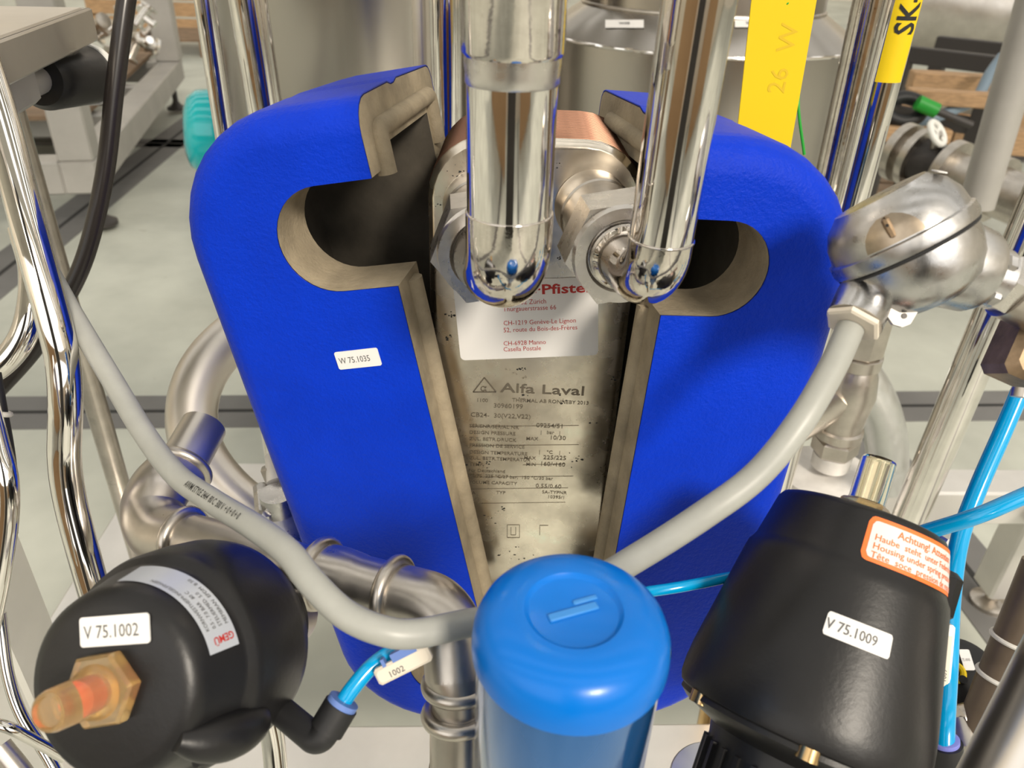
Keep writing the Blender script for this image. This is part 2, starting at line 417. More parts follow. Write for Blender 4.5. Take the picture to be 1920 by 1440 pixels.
for (xa, xb, ya, yb) in ((951, 974, 984, 1008),):
    for (p, q) in (((xa, ya), (xb, ya)), ((xb, ya), (xb, yb)), ((xb, yb), (xa, yb)), ((xa, yb), (xa, ya)), ((958, 988), (958, 1003)), ((967, 988), (967, 1003)), ((958, 1003), (967, 1003)), ((1012, 985), (1012, 1003)), ((1012, 985), (1028, 985))):
        a = hp(*p); b = hp(*q); A = V((a[0], HY - .0002, a[1])); B = V((b[0], HY - .0002, b[1])); d = (B - A).normalized(); nn = V((-d.z, 0, d.x)) * .00022
        eng.add([A - nn, B - nn, B + nn, A + nn], [(0, 1, 2, 3)])
eng.build('stamped_lettering', engrave, fp)
# scuffs of black paint
scf = MB()
for (px, py, n_, sp) in ((843, 590, 9, 6), (840, 632, 7, 6), (980, 690, 9, 5), (1050, 310, 4, 5), (866, 870, 8, 5), (910, 870, 8, 6), (1080, 859, 8, 12), (938, 956, 6, 6), (918, 972, 6, 9), (970, 1040, 10, 14), (1045, 485, 6, 4), (860, 320, 10, 12), (815, 385, 5, 6), (1150, 710, 3, 3), (985, 745, 5, 9), (1060, 752, 5, 10), (1100, 800, 3, 16)):
    for k in range(n_):
        x, z = hp(px + random.gauss(0, sp), py + random.gauss(0, sp * .6)); r = random.uniform(.0002, .0009); a0 = random.uniform(0, 6)
        scf.add([V((x + r * math.cos(a0 + j * 1.26) * random.uniform(.5, 1.7), HY - .00012 - k * .00001, z + r * math.sin(a0 + j * 1.26) * random.uniform(.4, 1))) for j in range(5)], [(0, 1, 2, 3, 4)])
scf.build('paint_scuffs', blackink, fp)['kind'] = 'stuff'
# dealer sticker
Fs, w, h = label_frame((853, 530), (1126, 518), (860, 676), MX.Identity(4), 1, HY - .0004)
stk = MB().add([], []); patch(stk, w, h, planefn(Fs), .003); so_ = stk.build('dealer_sticker', white, hx)
tm = MB(); fn = planefn(Fs, .0001)
def sx_(px, py): q = Fs.inverted() @ P(px, py, HY - .0004); return q.x, q.y
x, y = sx_(905, 556); x2, _ = sx_(1114, 540); text(tm, 'Angst+Pfister', .0086, fn, x, y, .022, sx=(x2 - x) / twidth('Angst+Pfister', .0086, .022))
for (px, py, s) in ((943, 572, 'CH-8052 Zürich'), (943, 584, 'Thurgauerstrasse 66'), (944, 610, 'CH-1219 Genève-Le Lignon'), (944, 623, '52, route du Bois-des-Frères'), (944, 648, 'CH-6928 Manno'), (944, 659, 'Casella Postale')):
    x, y = sx_(px, py); text(tm, s, .0043, fn, x, y, .0, sx=.88)
tm.build('sticker_print', redink, so_)

# ================================================================== insulation covers
def boolean(o, cut, op='DIFFERENCE'):
    md = o.modifiers.new('b', 'BOOLEAN'); md.object = cut; md.operation = op; md.solver = 'EXACT'
    dg = bpy.context.evaluated_depsgraph_get(); me = bpy.data.meshes.new_from_object(o.evaluated_get(dg))
    o.modifiers.clear(); o.data = me
    bpy.data.objects.remove(cut)
def raw(mb, idx):
    me = bpy.data.meshes.new('raw'); me.from_pydata(mb.v, [], mb.f); me.materials.append(blue); me.materials.append(foam); me.materials.append(lining)
    for p in me.polygons: p.material_index = idx
    bm = bmesh.new(); bm.from_mesh(me); bmesh.ops.recalc_face_normals(bm, faces=bm.faces); bm.to_mesh(me); bm.free()
    o = bpy.data.objects.new('raw', me); COL.objects.link(o); return o
def cover(side, M, Wd, D, Hc, slots, label, back_t=.025):
    """half shell; local x: 0 at the cut plane, outward = side*x; y: 0 front .. D back; z: 0 top .. -Hc"""
    def lp(inset, y, rad):
        return [V((a, y, b - Hc / 2)) for a, b in rrect(2 * Wd - 2 * inset, Hc - 2 * inset, max(.004, rad - inset), 9)]
    loops = []; br = .016; cr = .068
    for k in range(6):
        a = R(90 * k / 5); loops.append(lp(br * (1 - math.sin(a)), br * (1 - math.cos(a)), cr))
    loops += [lp(0, D * .38, cr), lp(.0016, D * .42, cr), lp(.0016, D * .46, cr), lp(0.0, D * .5, cr)]
    for k in range(4):
        a = R(90 * k / 3); loops.append(lp(.008 * (1 - math.cos(a)) + .002, D - .008 * (1 - math.sin(a)), cr))
    o = raw(MB().loft(loops), 0)
    boolean(o, raw(MB().box((-side * .5, D / 2, -Hc / 2), (1.0, 1, 2)), 1))
    boolean(o, raw(MB().loft([[V((a, y, b - Hc / 2)) for a, b in rrect(2 * (Wd - .028), Hc - .052, .03, 6)] for y in (.036, D - back_t)]), 2))
    for (xc, zc, r) in slots:
        prof = [(side * -.03, zc - r)] + [(side * (xc + r * math.sin(R(t))), zc - r * math.cos(R(t))) for t in range(0, 181, 9)] + [(side * -.03, zc + r)]
        boolean(o, raw(MB().loft([[V((a, y, b)) for a, b in prof] for y in (-.02, .0372)]), 1))
    src = o.data; root = thing('insulation_cover', label, 'insulation cover', M @ V((side * Wd * .5, D / 2, -Hc)), 'blue insulation halves')
    for idx, nm, m in ((0, 'skin', blue), (1, 'foam_core', foam), (2, 'inner_lining', lining)):
        mb = MB(); used = {}
        for p in src.polygons:
            if p.material_index == idx:
                f = []
                for i in p.vertices:
                    if i not in used: used[i] = len(mb.v); mb.v.append(M @ src.vertices[i].co)
                    f.append(used[i])
                mb.f.append(tuple(f))
        off = ROOT[root.name]; me = bpy.data.meshes.new(nm); me.from_pydata([p - off for p in mb.v], [], mb.f); me.materials.append(m)
        me.shade_smooth(); me.set_sharp_from_angle(angle=R(32))
        ob = bpy.data.objects.new(nm, me); COL.objects.link(ob); ob.parent = root; ROOT[ob.name] = off
        if idx == 0:
            sd = ob.modifiers.new('thick', 'SOLIDIFY'); sd.thickness = .0011; sd.offset = 1; sk_ = ob
            wn_ = ob.modifiers.new('wn', 'WEIGHTED_NORMAL'); wn_.keep_sharp = True; wn_.weight = 90
        else: fo_ = ob
    bpy.data.objects.remove(o)
    return root, sk_, fo_
zL = P(662, 188, .37)
ML = MX.Translation(zL) @ MX.Rotation(R(-7.6), 4, 'Z') @ MX.Rotation(R(-1.1), 4, 'X') @ MX.Rotation(R(-11.4), 4, 'Y')
WL, DL, HL = .113, .1405, .437
covL, skL, foL = cover(-1, ML, WL, DL, HL, [(.030, -.064, .0280), (.032, -.3776, .0280)], 'blue insulation half shell with the white W 75.1035 tag, on the left')
zR = P(1300, 260, .34)
MR = MX.Translation(zR) @ MX.Rotation(R(8.8), 4, 'Z') @ MX.Rotation(R(-2.7), 4, 'X') @ MX.Rotation(R(3.2), 4, 'Y')
WR, DR, HR = .0962, .165, .378
covR, skR, foR = cover(1, MR, WR, DR, HR, [(.0252, -.0585, .0238), (.0252, -.315, .0238)], 'blue insulation half shell without a tag, on the right behind the cable', .014)
def loc(M, pts): return [M @ V(p) for p in pts]
MB().tube(fillet(loc(ML, [(.001, .020, -.039), (.001, .020, -.017), (.001, DL - .018, -.017), (.001, DL - .018, -.045)]), .004), .0052, 14).build('sealing_ridge', foam, covL)
MB().tube(loc(ML, [(.0, .022, -.096), (.0, .022, -.345)]), .006, 14).build('sealing_ridge', foam, covL)
MB().tube(loc(MR, [(.0005, .022, -.086), (.0005, .022, -.287)]), .005, 14).build('sealing_ridge', foam, covR)
MB().tube(loc(MR, [(.0005, .040, -.015), (.0005, DR - .03, -.015)]), .005, 14).build('sealing_ridge', foam, covR)
def tag_on(M, axis, val, tl, tr, bl, s, parent, name='number_tag', size=.0072, dz=.0006, sx=1.0, ink=darkink, xo=.06, th=.0005):
    F, w, h = label_frame(tl, tr, bl, M, axis, val)
    if (F.to_3x3() @ V((0, 0, 1))).dot(CAMLOC - F.translation) < 0: F = F @ MX.Rotation(math.pi, 4, 'X')
    mb = MB(); pts = rrect(w, h, .0012)
    mb.loft([[F @ V((a, b, z)) for a, b in pts] for z in (0, th)])
    o = mb.build(name, white, parent)
    t = MB(); text(t, s, size, planefn(F, th + .0001), -w / 2 + w * xo, -size * .36, .004, sx=sx); t.build('tag_print', ink, o)
    return o
tag_on(ML, 1, -.0013, (629, 660), (710, 651), (634, 693), 'W 75.1035', covL, size=.0052, sx=.78)

# ================================================================== front chrome pipes
def front_pipe(f, ax, bot_px, top_px, Yp, r, label, lift=0, upper=None):
    pb = P(*bot_px, Yp); pt = P(*top_px, Yp); up = (pt - pb).normalized()
    corner = pb; corner = V((pb.x, pb.y, f.z)) + V((0, 0, lift))
    top = corner + up * ((1.35 - corner.z) / up.z)
    t = thing('product_pipe', label, 'pipe', corner)
    bend = r * 1.25
    dirf = (f - corner).normalized()
    path = fillet([f - ax * .006, f + ax * .002, corner, corner + up * .12], bend, 16)
    wl = corner + up * (bend + .004)
    elbow = [p for p in path if (p - corner).dot(up) <= bend + .0045] + [wl]
    ne = len(elbow); ke = 5; rad = [max(r, r + (.0163 - r) * (1 - i / 12)) for i in range(ne)]
    MB().tube(elbow[:ke + 1], rad[:ke + 1], 40).build('reducer', nut_m, t)
    MB().tube(elbow[ke:], rad[ke:], 40).build('elbow', chrome2, t)
    if upper:
        wu = corner + up * ((P(*upper, Yp) - corner).dot(up))
        MB().tube([wl, wu], r * .985, 40).build('straight_tube', chrome, t)
        MB().tube([wu + up * .008, wu + up * .010, top], [r * 1.02, r * 1.085, r * 1.085], 40).build('upper_tube', chrome2, t)
        MB().tube([wu - up * .001, wu, wu + up * .003, wu + up * .006, wu + up * .009], [r * .98, r * 1.015, r * 1.005, r * 1.03, r * 1.03], 40).build('weld_band', nut_m, t)
    else:
        MB().tube([wl, top], r * .985, 40).build('straight_tube', chrome, t)
    MB().torus(wl, up, r * .985, .0006).build('weld_bead', chrome2, t)
    return t
# the elbows run from the union nut into the upright pipe
front_pipe(fL, aL, (954, 480), (964, 0), .285, .0165, 'thick chrome pipe with a weld ring, left of the two entering the exchanger', lift=.0132, upper=(958, 152))
front_pipe(fR, aR, (1232, 490), (1310, 0), .302, .0134, 'slimmer chrome pipe bending into the big hex nut on the right', lift=.001)

# ================================================================== cable
CP = [(1594, 616, .297), (1560, 690, .291), (1500, 792, .285), (1420, 890, .285), (1320, 965, .285), (1200, 1042, .29), (1080, 1110, .295), (960, 1156, .29), (880, 1168, .285), (780, 1188, .275), (715, 1182, .272), (645, 1150, .275), (585, 1092, .28), (540, 1036, .29), (480, 990, .305), (400, 940, .33), (330, 890, .35), (270, 812, .37), (210, 712, .39), (150, 612, .405), (118, 556, .415), (84, 490, .43), (60, 420, .45)]
cpath = pxtube(CP, 8)
cb = thing('sensor_cable', 'grey sheathed cable with printed text looping from the sensor head to the left', 'cable', cpath[len(cpath) // 2])
MB().tube(cpath, .0053, 18).build('sheath', cable_m, cb)
def along(path, r, s0, sgn=1):
    acc = [0]
    for i in range(1, len(path)): acc.append(acc[-1] + (path[i] - path[i - 1]).length)
    def fn(x, y):
        s = s0 + x * sgn
        for i in range(1, len(path)):
            if acc[i] >= s: break
        k = (s - acc[i - 1]) / (acc[i] - acc[i - 1]); p = path[i - 1].lerp(path[i], k); t = (path[i] - path[i - 1]).normalized() * sgn
        n = (CAMLOC - p); n = (n - t * n.dot(t)).normalized(); b = n.cross(t)
        a = y / r; return p + (n * math.cos(a) + b * math.sin(a)) * (r + .0003)
    return fn, acc
cfn, cacc = along(cpath, .0053, 0, -1)
i0 = min(range(len(cpath)), key=lambda i: (cpath[i] - PD(362, 912, .34)).length)
cfn, _ = along(cpath, .0053, cacc[i0], -1)
ct = MB(); text(ct, 'AWM STYLE 2464  80 C  300 V  + 0 + 0 + 0', .0042, cfn, 0, -.0012, .01, sx=.62, sub=.0012)
ct.build('cable_print', blackink, cb)

# ================================================================== blue cap valve
kc = PD(1076, 1142, .245); KM = MX.Translation(kc)
kv = thing('blue_capped_valve', 'glossy blue round valve cap in the foreground under the exchanger', 'valve', kc - V((0, 0, .3)))
rk = wr(376, .249)
cp_ = MB().lathe([(0, -.0012), (rk * .435, -.0012), (rk * .45, -.0010), (rk * .49, .0002), (rk * .52, .0003), (rk * .70, -.0003), (rk * .84, -.0022), (rk * .93, -.0052), (rk * .985, -.0098), (rk * 1.0, -.0145), (rk, -.0178), (rk * .975, -.0188), (rk * .95, -.0188)], KM, 64).build('cap', capblue, kv)
MB().lathe([(rk * .955, -.0185), (rk * .955, -.10), (rk * .9, -.105), (rk * .5, -.106), (rk * .5, -.16)], KM, 64).build('actuator_body', mat('blue_glossy_body', (.010, .115, .36), .10, .55, coat=.6), kv)
MB().lathe([(rk * .45, -.16), (rk * .45, -.2), (rk * .7, -.205), (rk * .7, -.3)], KM, 40).build('valve_body', steel, kv)
ar = MB()
AM = MX.Translation(kc + V((0.001, .001, -.0009))) @ MX.Rotation(R(22), 4, 'Z')
ar.bbox((-.0015, -.0008, 0), (.017, .0030, .0010), .0003, AM); ar.bbox((.0042, .0026, -.0001), (.0085, .0018, .0009), .0003, AM)
ar.build('embossed_mark', mat('worn_pale_blue', (.035, .21, .56), .35), cp_)

# ================================================================== left black actuator
axL = cdir(.19, -.085, .976); fc = PD(203, 1288, .262)
LVM = frame(fc, axL, cdir(0, -1, 0))
lv = thing('pneumatic_actuator', 'black actuator facing the camera with white V 75.1002 tag and amber indicator', 'valve actuator', fc + axL * .07)
bodyL = MB().lathe([(0, 0), (.0265, 0), (.0302, .0010), (.0325, .0034), (.0336, .007), (.0375, .0225), (.0383, .0245), (.0405, .0262), (.0418, .030), (.0430, .045), (.0432, .058), (.0422, .064), (.039, .0675), (.030, .069), (.022, .071), (.022, .085), (.026, .087), (.026, .098), (0, .098)], LVM, 72).build('housing', blackp, lv)
MB().lathe([(.018, .098), (.018, .125), (.0, .126)], LVM, 32).build('valve_bonnet', steel, lv)
nM = LVM @ MX.Translation(V((0, 0, 0)))
hexb = PD(205, 1287, .262)
ix = LVM.inverted() @ hexb; IM = LVM @ MX.Translation(V((ix.x, ix.y, 0)))
gl = MB().prism(6, [(.0128, -.0005), (.0132, -.0015), (.0132, -.0055), (.0122, -.0068)], IM, R(-12)).build('indicator_nut', amber, lv, 20)
MB().lathe([(.0092, -.0066), (.0085, -.009), (.0070, -.0115), (.0066, -.025), (.0060, -.0268), (.0050, -.0273), (.0046, -.026), (0, -.026)], IM, 36).build('indicator_sleeve', amber, lv)
MB().lathe([(0, -.005), (.0036, -.005), (.0036, -.013), (0, -.0132)], IM, 20).build('indicator_pin', redp, gl)
tag_on(LVM, 2, -.0004, (150, 1158), (280, 1148), (153, 1214), 'V 75.1002', lv, size=.0062, sx=.84, ink=darkink)
# arc label on the tapered side
def conefn(M, r0, h0, r1, h1, rad, ang0, lift=.0003):
    """x along the arc (metres at radius rad), y from 0 (h0) to 1 (h1)"""
    def fn(x, y):
        t = y; r = r0 + (r1 - r0) * t + lift; a = ang0 + x / rad
        return M @ V((r * math.cos(a), r * math.sin(a), h0 + (h1 - h0) * t))
    return fn
def ang_of(M, px, py, D):
    q = M.inverted() @ PD(px, py, D); return math.atan2(q.y, q.x)
aA = ang_of(LVM, 225, 1095, .275); aB = ang_of(LVM, 425, 1215, .275)
if abs(aB - aA) > math.pi: aB += 2 * math.pi if aB < aA else -2 * math.pi
lab = MB(); n = 28; fnl = conefn(LVM, .0339, .0082, .0372, .0213, 1, 0)
lab.add([fnl(aA + (aB - aA) * i / n, y) for i in range(n + 1) for y in (0, 1)], [(2 * i, 2 * i + 2, 2 * i + 3, 2 * i + 1) for i in range(n)])
lb = lab.build('type_label', silverlab, lv)
rl = .0355; arc = (aB - aA) * rl
def lfn(lift): return lambda x, y: conefn(LVM, .0339, .0082, .0372, .0213, 1, 0, lift)(aA + (abs(arc) - x) / rl * (1 if arc > 0 else -1), 1 - y / .0135)
L_ = abs(arc)
lt = MB()
for (y, s) in ((.0105, 'KORNWESTHEIM-INGELFINGEN'), (.0075, '0.5 - 7.0 BAR   80 C'), (.0046, 'STEUERMED. 5.0'), (.0016, 'MEMBRAN  EPDM  B 50')):
    text(lt, s, .0022, lfn(.0005), L_ * .16, y, .004, sx=.95, sub=.0015)
lt.build('label_print', darkink, lb)
rt = MB(); lfn_ = lfn(.0005)
text(rt, 'GEMÜ', .0036, lambda x, y: lfn_(L_ * .05 + .0008 - y, x), .0012, -.0018, .02, sx=.95); rt.build('label_logo', redink, lb)
# moulded lug with slot on the housing
lgp = PD(385, 1395, .262)
lm = LVM.inverted() @ lgp; la = math.atan2(lm.y, lm.x)
LG = LVM @ MX.Rotation(la, 4, 'Z')
MB().tube(spline([LG @ V(p) for p in ((.0300, .001, .002), (.0355, .001, .010), (.0395, .0, .020), (.0410, -.001, .032), (.0395, -.001, .040))], 5), [.003 + .0055 * math.sin(math.pi * (i + 1) / 22) for i in range(21)], 20).build('moulded_lug', blackp, lv)
MB().tube(spline([LG @ V(p) for p in ((.0365, .0095, .012), (.0398, .0095, .022), (.0408, .0095, .034))], 5), .0022, 12).build('lug_slot', blackd, lv)

# push-in elbow on the left actuator with blue tube and clip tag
el = thing('push_in_elbow', 'black push-in elbow fitting on the side of the left actuator', 'fitting', PD(600, 1390, .30))
e0, e1, e2 = PD(490, 1302, .315), PD(598, 1392, .298), PD(640, 1322, .30)
MB().tube(fillet([e0, e1, e1.lerp(e2, .55)], .004), wr(54, .30), 28).build('elbow_body', blackd, el)
MB().tube([e1.lerp(e2, .35), e2], wr(66, .30), 28).build('socket', blackd, el)
MB().tube([e2, e2 + (e2 - e1).normalized() * .0022], wr(60, .30), 28).build('release_collar', cyan2, el)
bt1 = pxtube([(634, 1332, .30), (660, 1292, .302), (700, 1247, .306), (750, 1216, .312), (830, 1190, .325), (920, 1150, .345), (1010, 1130, .355)], 8)
tag(MB().tube(bt1, wr(31, .305), 18).build('pneumatic_tube', cyan), 'blue pneumatic tube rising from the black elbow behind the grey cable', 'tube')
ctg = thing('tube_marker', 'cream clip-on marker reading 1002 on the short blue tube', 'marker', PD(757, 1248, .300))
cF, cw, ch = label_frame((700, 1258), (800, 1208), (710, 1290), MX.Translation(PD(757, 1248, .298)) @ CM.to_4x4(), 2, 0)
mk = MB().bbox((0, 0, -.002), (cw, ch, .004), .001, cF).build('marker_body', cream, ctg)
MB().box((cw * .10, ch * .62, -.002), (cw * .45, ch * .5, .0035), cF).box((-cw * .28, ch * .6, -.002), (cw * .06, ch * .5, .0035), cF).build('clip', cyan2, ctg)
t = MB(); text(t, '1002', .0034, planefn(cF, .0001), -cw * .28, -.0019, .01); t.build('marker_print', darkink, mk)

# ================================================================== right black actuator
axR = (cdir(.352, .912, .128) + cdir(.365, -.266, .893) * .03).normalized()
RT = PD(1616, 968, .345)
n_ = CAMLOC - RT; n_ = (n_ - axR * n_.dot(axR)).normalized(); b_ = axR.cross(n_) * 1.0
if b_.dot(cdir(1, 0, 0)) < 0: b_ = -b_
RVM = MX((n_, b_, -axR)).transposed().to_4x4(); RVM.translation = RT       # z points down the body
rv = thing('pneumatic_actuator', 'black tapered actuator with the V 75.1009 tag and orange warning label', 'valve actuator', RT - axR * .15)
RPROF = [(0, 0), (.0325, 0), (.0345, .0008), (.0360, .003), (.0400, .0225), (.0405, .0235), (.0410, .0245), (.0422, .0265), (.0430, .030), (.0508, .078), (.0516, .086), (.0516, .0925), (.0506, .0955), (.0492, .0965)]
MB().lathe(RPROF, RVM, 80).build('housing', blackp, rv)
MB().lathe([(.0492, .0962), (.0497, .0985), (.047, .101), (.041, .1035), (.0335, .1065), (.0325, .112), (.0325, .165), (0, .166)], RVM, 60).build('lower_housing', blackp, rv)
for k in range(-6, 7):
    a = R(k * 13 - 4); nn = MB(); nn.box((.0328, 0, .138), (.003, .0022, .05), RVM @ MX.Rotation(a, 4, 'Z')); nn.build('rib', blackp, rv)
for a in (R(-52), R(8), R(60)):
    bm_ = RVM @ MX.Rotation(a, 4, 'Z') @ MX.Translation(V((.0470, 0, .0975)))
    MB().lathe([(0, -.002), (.0045, -.002), (.0045, .0028), (.0025, .003), (.0025, .0015), (0, .0015)], bm_, 20).build('housing_screw', brass, rv)
MB().lathe([(.026, .166), (.026, .19), (.02, .2), (.02, .25)], RVM, 30).build('valve_bonnet', steel, rv)
UM = RVM @ MX.Rotation(math.pi, 4, 'X')
MB().prism(6, [(.0105, -.002), (.0108, .0015), (.0108, .0055), (.0098, .0065)], UM, R(20)).build('indicator_base', amber, rv, 20)
MB().lathe([(.0082, .006), (.0078, .008), (.0078, .0255), (.0072, .0272), (.0058, .0278), (.0, .0278), (0, .0268), (.0058, .0262), (.0058, .007), (0, .0065)], UM, 36).build('indicator_dome', clear, rv)
def rprof(h):
    for (r0, h0), (r1, h1) in zip(RPROF[1:], RPROF[2:]):
        if h0 <= h <= h1 and h1 > h0: return r0 + (r1 - r0) * (h - h0) / (h1 - h0)
    return .05
def rfn(phi0, hc, rad, lift):
    return lambda x, y: RVM @ V(((rprof(hc - y) + lift) * math.cos(phi0 + x / rad), (rprof(hc - y) + lift) * math.sin(phi0 + x / rad), hc - y))
wl_ = MB(); patch(wl_, .064, .0185, rfn(R(53), .0128, .038, .0002), .0028, 70); wlo = wl_.build('warning_label', orange, rv)
wl_ = MB(); patch(wl_, .0605, .0152, rfn(R(53), .0128, .038, .00035), .0020, 70); wli = wl_.build('label_field', mat('pale_label', (.62, .60, .58), .4), wlo)
wt = MB(); f_ = rfn(R(53), .0128, .038, .0005)
text(wt, 'Achtung! Attention', .0043, f_, -.0200, .0036, .012, sub=.002)
for i, s in enumerate(('Haube  steht  unter Federdruck', 'Housing under spring pressure', 'Tête  soce  pression de ressort')):
    text(wt, s, .0037, f_, -.0285, -.0002 - i * .0036, .008, sx=1.02, sub=.002)
wt.build('warning_print', orange, wli)
tg = MB(); patch(tg, .0252, .0092, rfn(R(14), .0505, .047, .0004), .0012, 60); tgo = tg.build('number_tag', white, rv)
tp = MB(); text(tp, 'V 75.1009', .0056, rfn(R(14), .0505, .047, .0006), -.0122, -.0018, .006, sx=.84, sub=.002); tp.build('tag_print', darkink, tgo)
# side air block behind the actuator
q = RVM @ V((-.012, .045, .02))
MB().bbox((-.016, .0395, .020), (.016, .012, .022), .0028, RVM).build('air_block', blackp, rv)

# ================================================================== thermometer head
hd = thing('thermowell_head', 'worn cast aluminium sensor head with a screw cap, right of the covers', 'sensor head', PD(1720, 480, .30))
hcap = cdir(-.49, .87, -.06); hc0 = PD(1696, 459, .30)
HMx = frame(hc0, hcap, cdir(0, 0, 1)) @ MX.Scale(.845, 4)
capo = MB().lathe([(.0302, -.0015), (.0326, -.0012), (.0332, .001), (.0330, .0052), (.0314, .0060), (.0304, .013), (.0272, .0195), (.0222, .0240), (.0208, .0256), (0, .0262)], HMx, 56).build('cap', alu, hd)
MB().lathe([(.0308, -.001), (.0306, -.008), (.0288, -.0165), (.0245, -.0240), (.0165, -.0290), (0, -.0305)], HMx, 48).build('bowl', alu, hd)
s0 = PD(1735, 478, .30); s1 = PD(1838, 512, .302); s2 = PD(1866, 523, .303); s3 = PD(1893, 538, .304); s4 = PD(1990, 585, .307)
sd_ = (s1 - s0).normalized()
MB().tube([s0, s0 + sd_ * .006, s1 - sd_ * .003, s1], [.0170, .0182, .0166, .0150], 36).build('neck', alu, hd)
MB().tube([s1 - sd_ * .001, s2], wr(116, .302), 32).build('collar', alu, hd)
for k in range(5):
    a = k * 72
    Mk = frame(s1.lerp(s2, .5), sd_, cdir(0, 1, 0)) @ MX.Rotation(R(a + 20), 4, 'Z')
    MB().bbox((wr(118, .302), 0, 0), (.003, .006, .0045), .001, Mk).build('collar_lug', alu, hd)
MB().prism(6, [(wr(108, .303), 0), (wr(118, .303), .001), (wr(118, .303), (s3 - s2).length), (wr(104, .303), (s3 - s2).length + .001)], frame(s2, (s3 - s2), cdir(0, 1, 0)), R(15)).build('hex_nut', nut_m, hd, 25)
MB().tube([s3, s4], wr(120, .304), 30).build('stem', steel, hd)
MB().torus(hc0 - hcap * .0020, hcap, .0263, .0008, 56, 8).build('cap_gasket', blackd, hd)
# latch recess on the cap
lp_ = PD(1650, 405, .283); rM = frame(hc0 + (lp_ - hc0), (lp_ - hc0).normalized(), hcap)
g0 = PD(1622, 560, .300); g1 = PD(1602, 602, .297); gd = (g1 - g0).normalized()
gs = PD(1662, 505, .310)
MB().tube([gs, g0.lerp(gs, .3), g0, g1], [.0108, .0108, .0108, .0106], 32).build('gland_boss', alu, hd)
MB().prism(6, [(.0098, 0), (.0108, .0005), (.0108, .0022), (.0096, .0028)], frame(g1, gd, cdir(0, 0, 1)), R(5)).build('gland_nut', cream, hd, 20)
lug = MB(); LF = MX.Translation(PD(1690, 588, .293)) @ CM.to_4x4()
lpts = [(-.0065, .004), (-.0058, -.001), (-.0035, -.0042), (0, -.0052), (.003, -.004), (.006, .001), (.0072, .005)]
lug.loft([[LF @ V((a, b, z)) for a, b in lpts] for z in (-.001, .001)])
lug.build('chain_lug', greyp, hd)
lug = MB().lathe([(0, .0011), (.0011, .0011), (.0011, .0014), (0, .0014)], LF @ MX.Translation(V((.0005, -.001, 0))), 14); lug.build('lug_rivet', darkgrey, hd)
LC = HMx.inverted() @ PD(1650, 405, .27); la = math.atan2(LC.y, LC.x)
LM2 = HMx @ MX.Rotation(la, 4, 'Z')
lt_ = MB().bbox((.0290, 0, .0135), (.0055, .0034, .0100), .001, LM2).build('latch_post', rust, hd)
MB().lathe([(0, .0), (.0007, 0), (.0007, .0003), (0, .0003)], LM2 @ MX.Translation(V((.0318, 0, .0150))) @ MX.Rotation(R(90), 4, 'Y'), 10).build('latch_hole', blackink, lt_)
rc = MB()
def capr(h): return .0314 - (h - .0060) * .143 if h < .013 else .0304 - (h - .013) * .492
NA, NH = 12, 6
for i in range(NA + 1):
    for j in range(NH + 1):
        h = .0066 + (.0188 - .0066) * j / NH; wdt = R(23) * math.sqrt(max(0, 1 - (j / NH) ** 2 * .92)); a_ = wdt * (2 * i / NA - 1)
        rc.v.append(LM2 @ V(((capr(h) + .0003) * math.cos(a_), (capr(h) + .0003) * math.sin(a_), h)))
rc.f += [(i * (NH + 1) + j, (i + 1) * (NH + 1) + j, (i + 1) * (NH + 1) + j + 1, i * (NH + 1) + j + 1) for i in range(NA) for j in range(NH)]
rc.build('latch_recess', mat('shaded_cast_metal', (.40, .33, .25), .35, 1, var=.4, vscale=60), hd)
stl = MB(); LS = HMx.inverted() @ PD(1765, 350, .29); las = math.atan2(LS.y, LS.x)
SMM = HMx @ MX.Rotation(las, 4, 'Z')
stl.loft([[SMM @ V((.0252 + dz * .5 + y * -.62, x, .0226 + dz + y * .5)) for x, y in rrect(.024, .0055, .0015)] for dz in (0, .0005)]); stl.build('paper_sticker', white, hd)
# rusty end block at the frame edge
eb = thing('stem_block', 'rusty brass block under the sensor stem at the right edge', 'fitting', PD(1930, 650, .31))
EBF = MX.Translation(PD(1932, 655, .318)) @ CM.to_4x4() @ MX.Rotation(R(-24), 4, 'Z')
MB().bbox((0, 0, 0), (.024, .030, .022), .003, EBF).build('block', rust, eb)
MB().tube([PD(1916, 728, .31), PD(1913, 745, .31)], wr(34, .31), 18).build('tube_socket', steel, eb)

# ================================================================== press-fit pipe run
pr = thing('press_fit_pipe_run', 'stainless press-fit pipe run with elbows crossing in front of the left cover', 'pipe', PD(640, 1090, .38))
a0, a1, a2, a3 = PD(382, 800, .47), PD(292, 960, .425), PD(345, 1008, .405), PD(800, 1128, .350)
e_ = PD(858, 1230, .335); e4 = PD(852, 1500, .352)
MB().tube([a0, a0.lerp(a1, .72)], wr(86, .455), 30, False).build('open_tube_end', brushed, pr)
mo = MB(); mo.tube([a0 + (a1 - a0) * .004, a0 + (a1 - a0) * .01], wr(78, .455), 30); mo.build('tube_bore', darkgrey, pr)
MB().tube(spline([a0.lerp(a1, .52), PD(300, 918, .432), PD(286, 962, .424), PD(305, 1000, .414), PD(352, 1012, .404)], 8), wr(112, .425), 36).build('elbow', steel, pr)
MB().torus(a0.lerp(a1, .52), a0 - a1, wr(104, .44), .0032).build('press_collar', steel, pr)
dx = (a3 - a2).normalized()
def onrun(px): # point on the horizontal run above pixel column
    best = min((i / 400 for i in range(401)), key=lambda k: abs(proj(a2.lerp(a3, k))[0] - px)); return a2.lerp(a3, best)
def proj(p):
    c = CM.transposed() @ (p - CAMLOC); return 960 + FPX * c.x / -c.z, 720 - FPX * c.y / -c.z
r1 = wr(100, .395); r2 = wr(122, .365)
c1, c2, c3 = onrun(330), onrun(602), onrun(738)
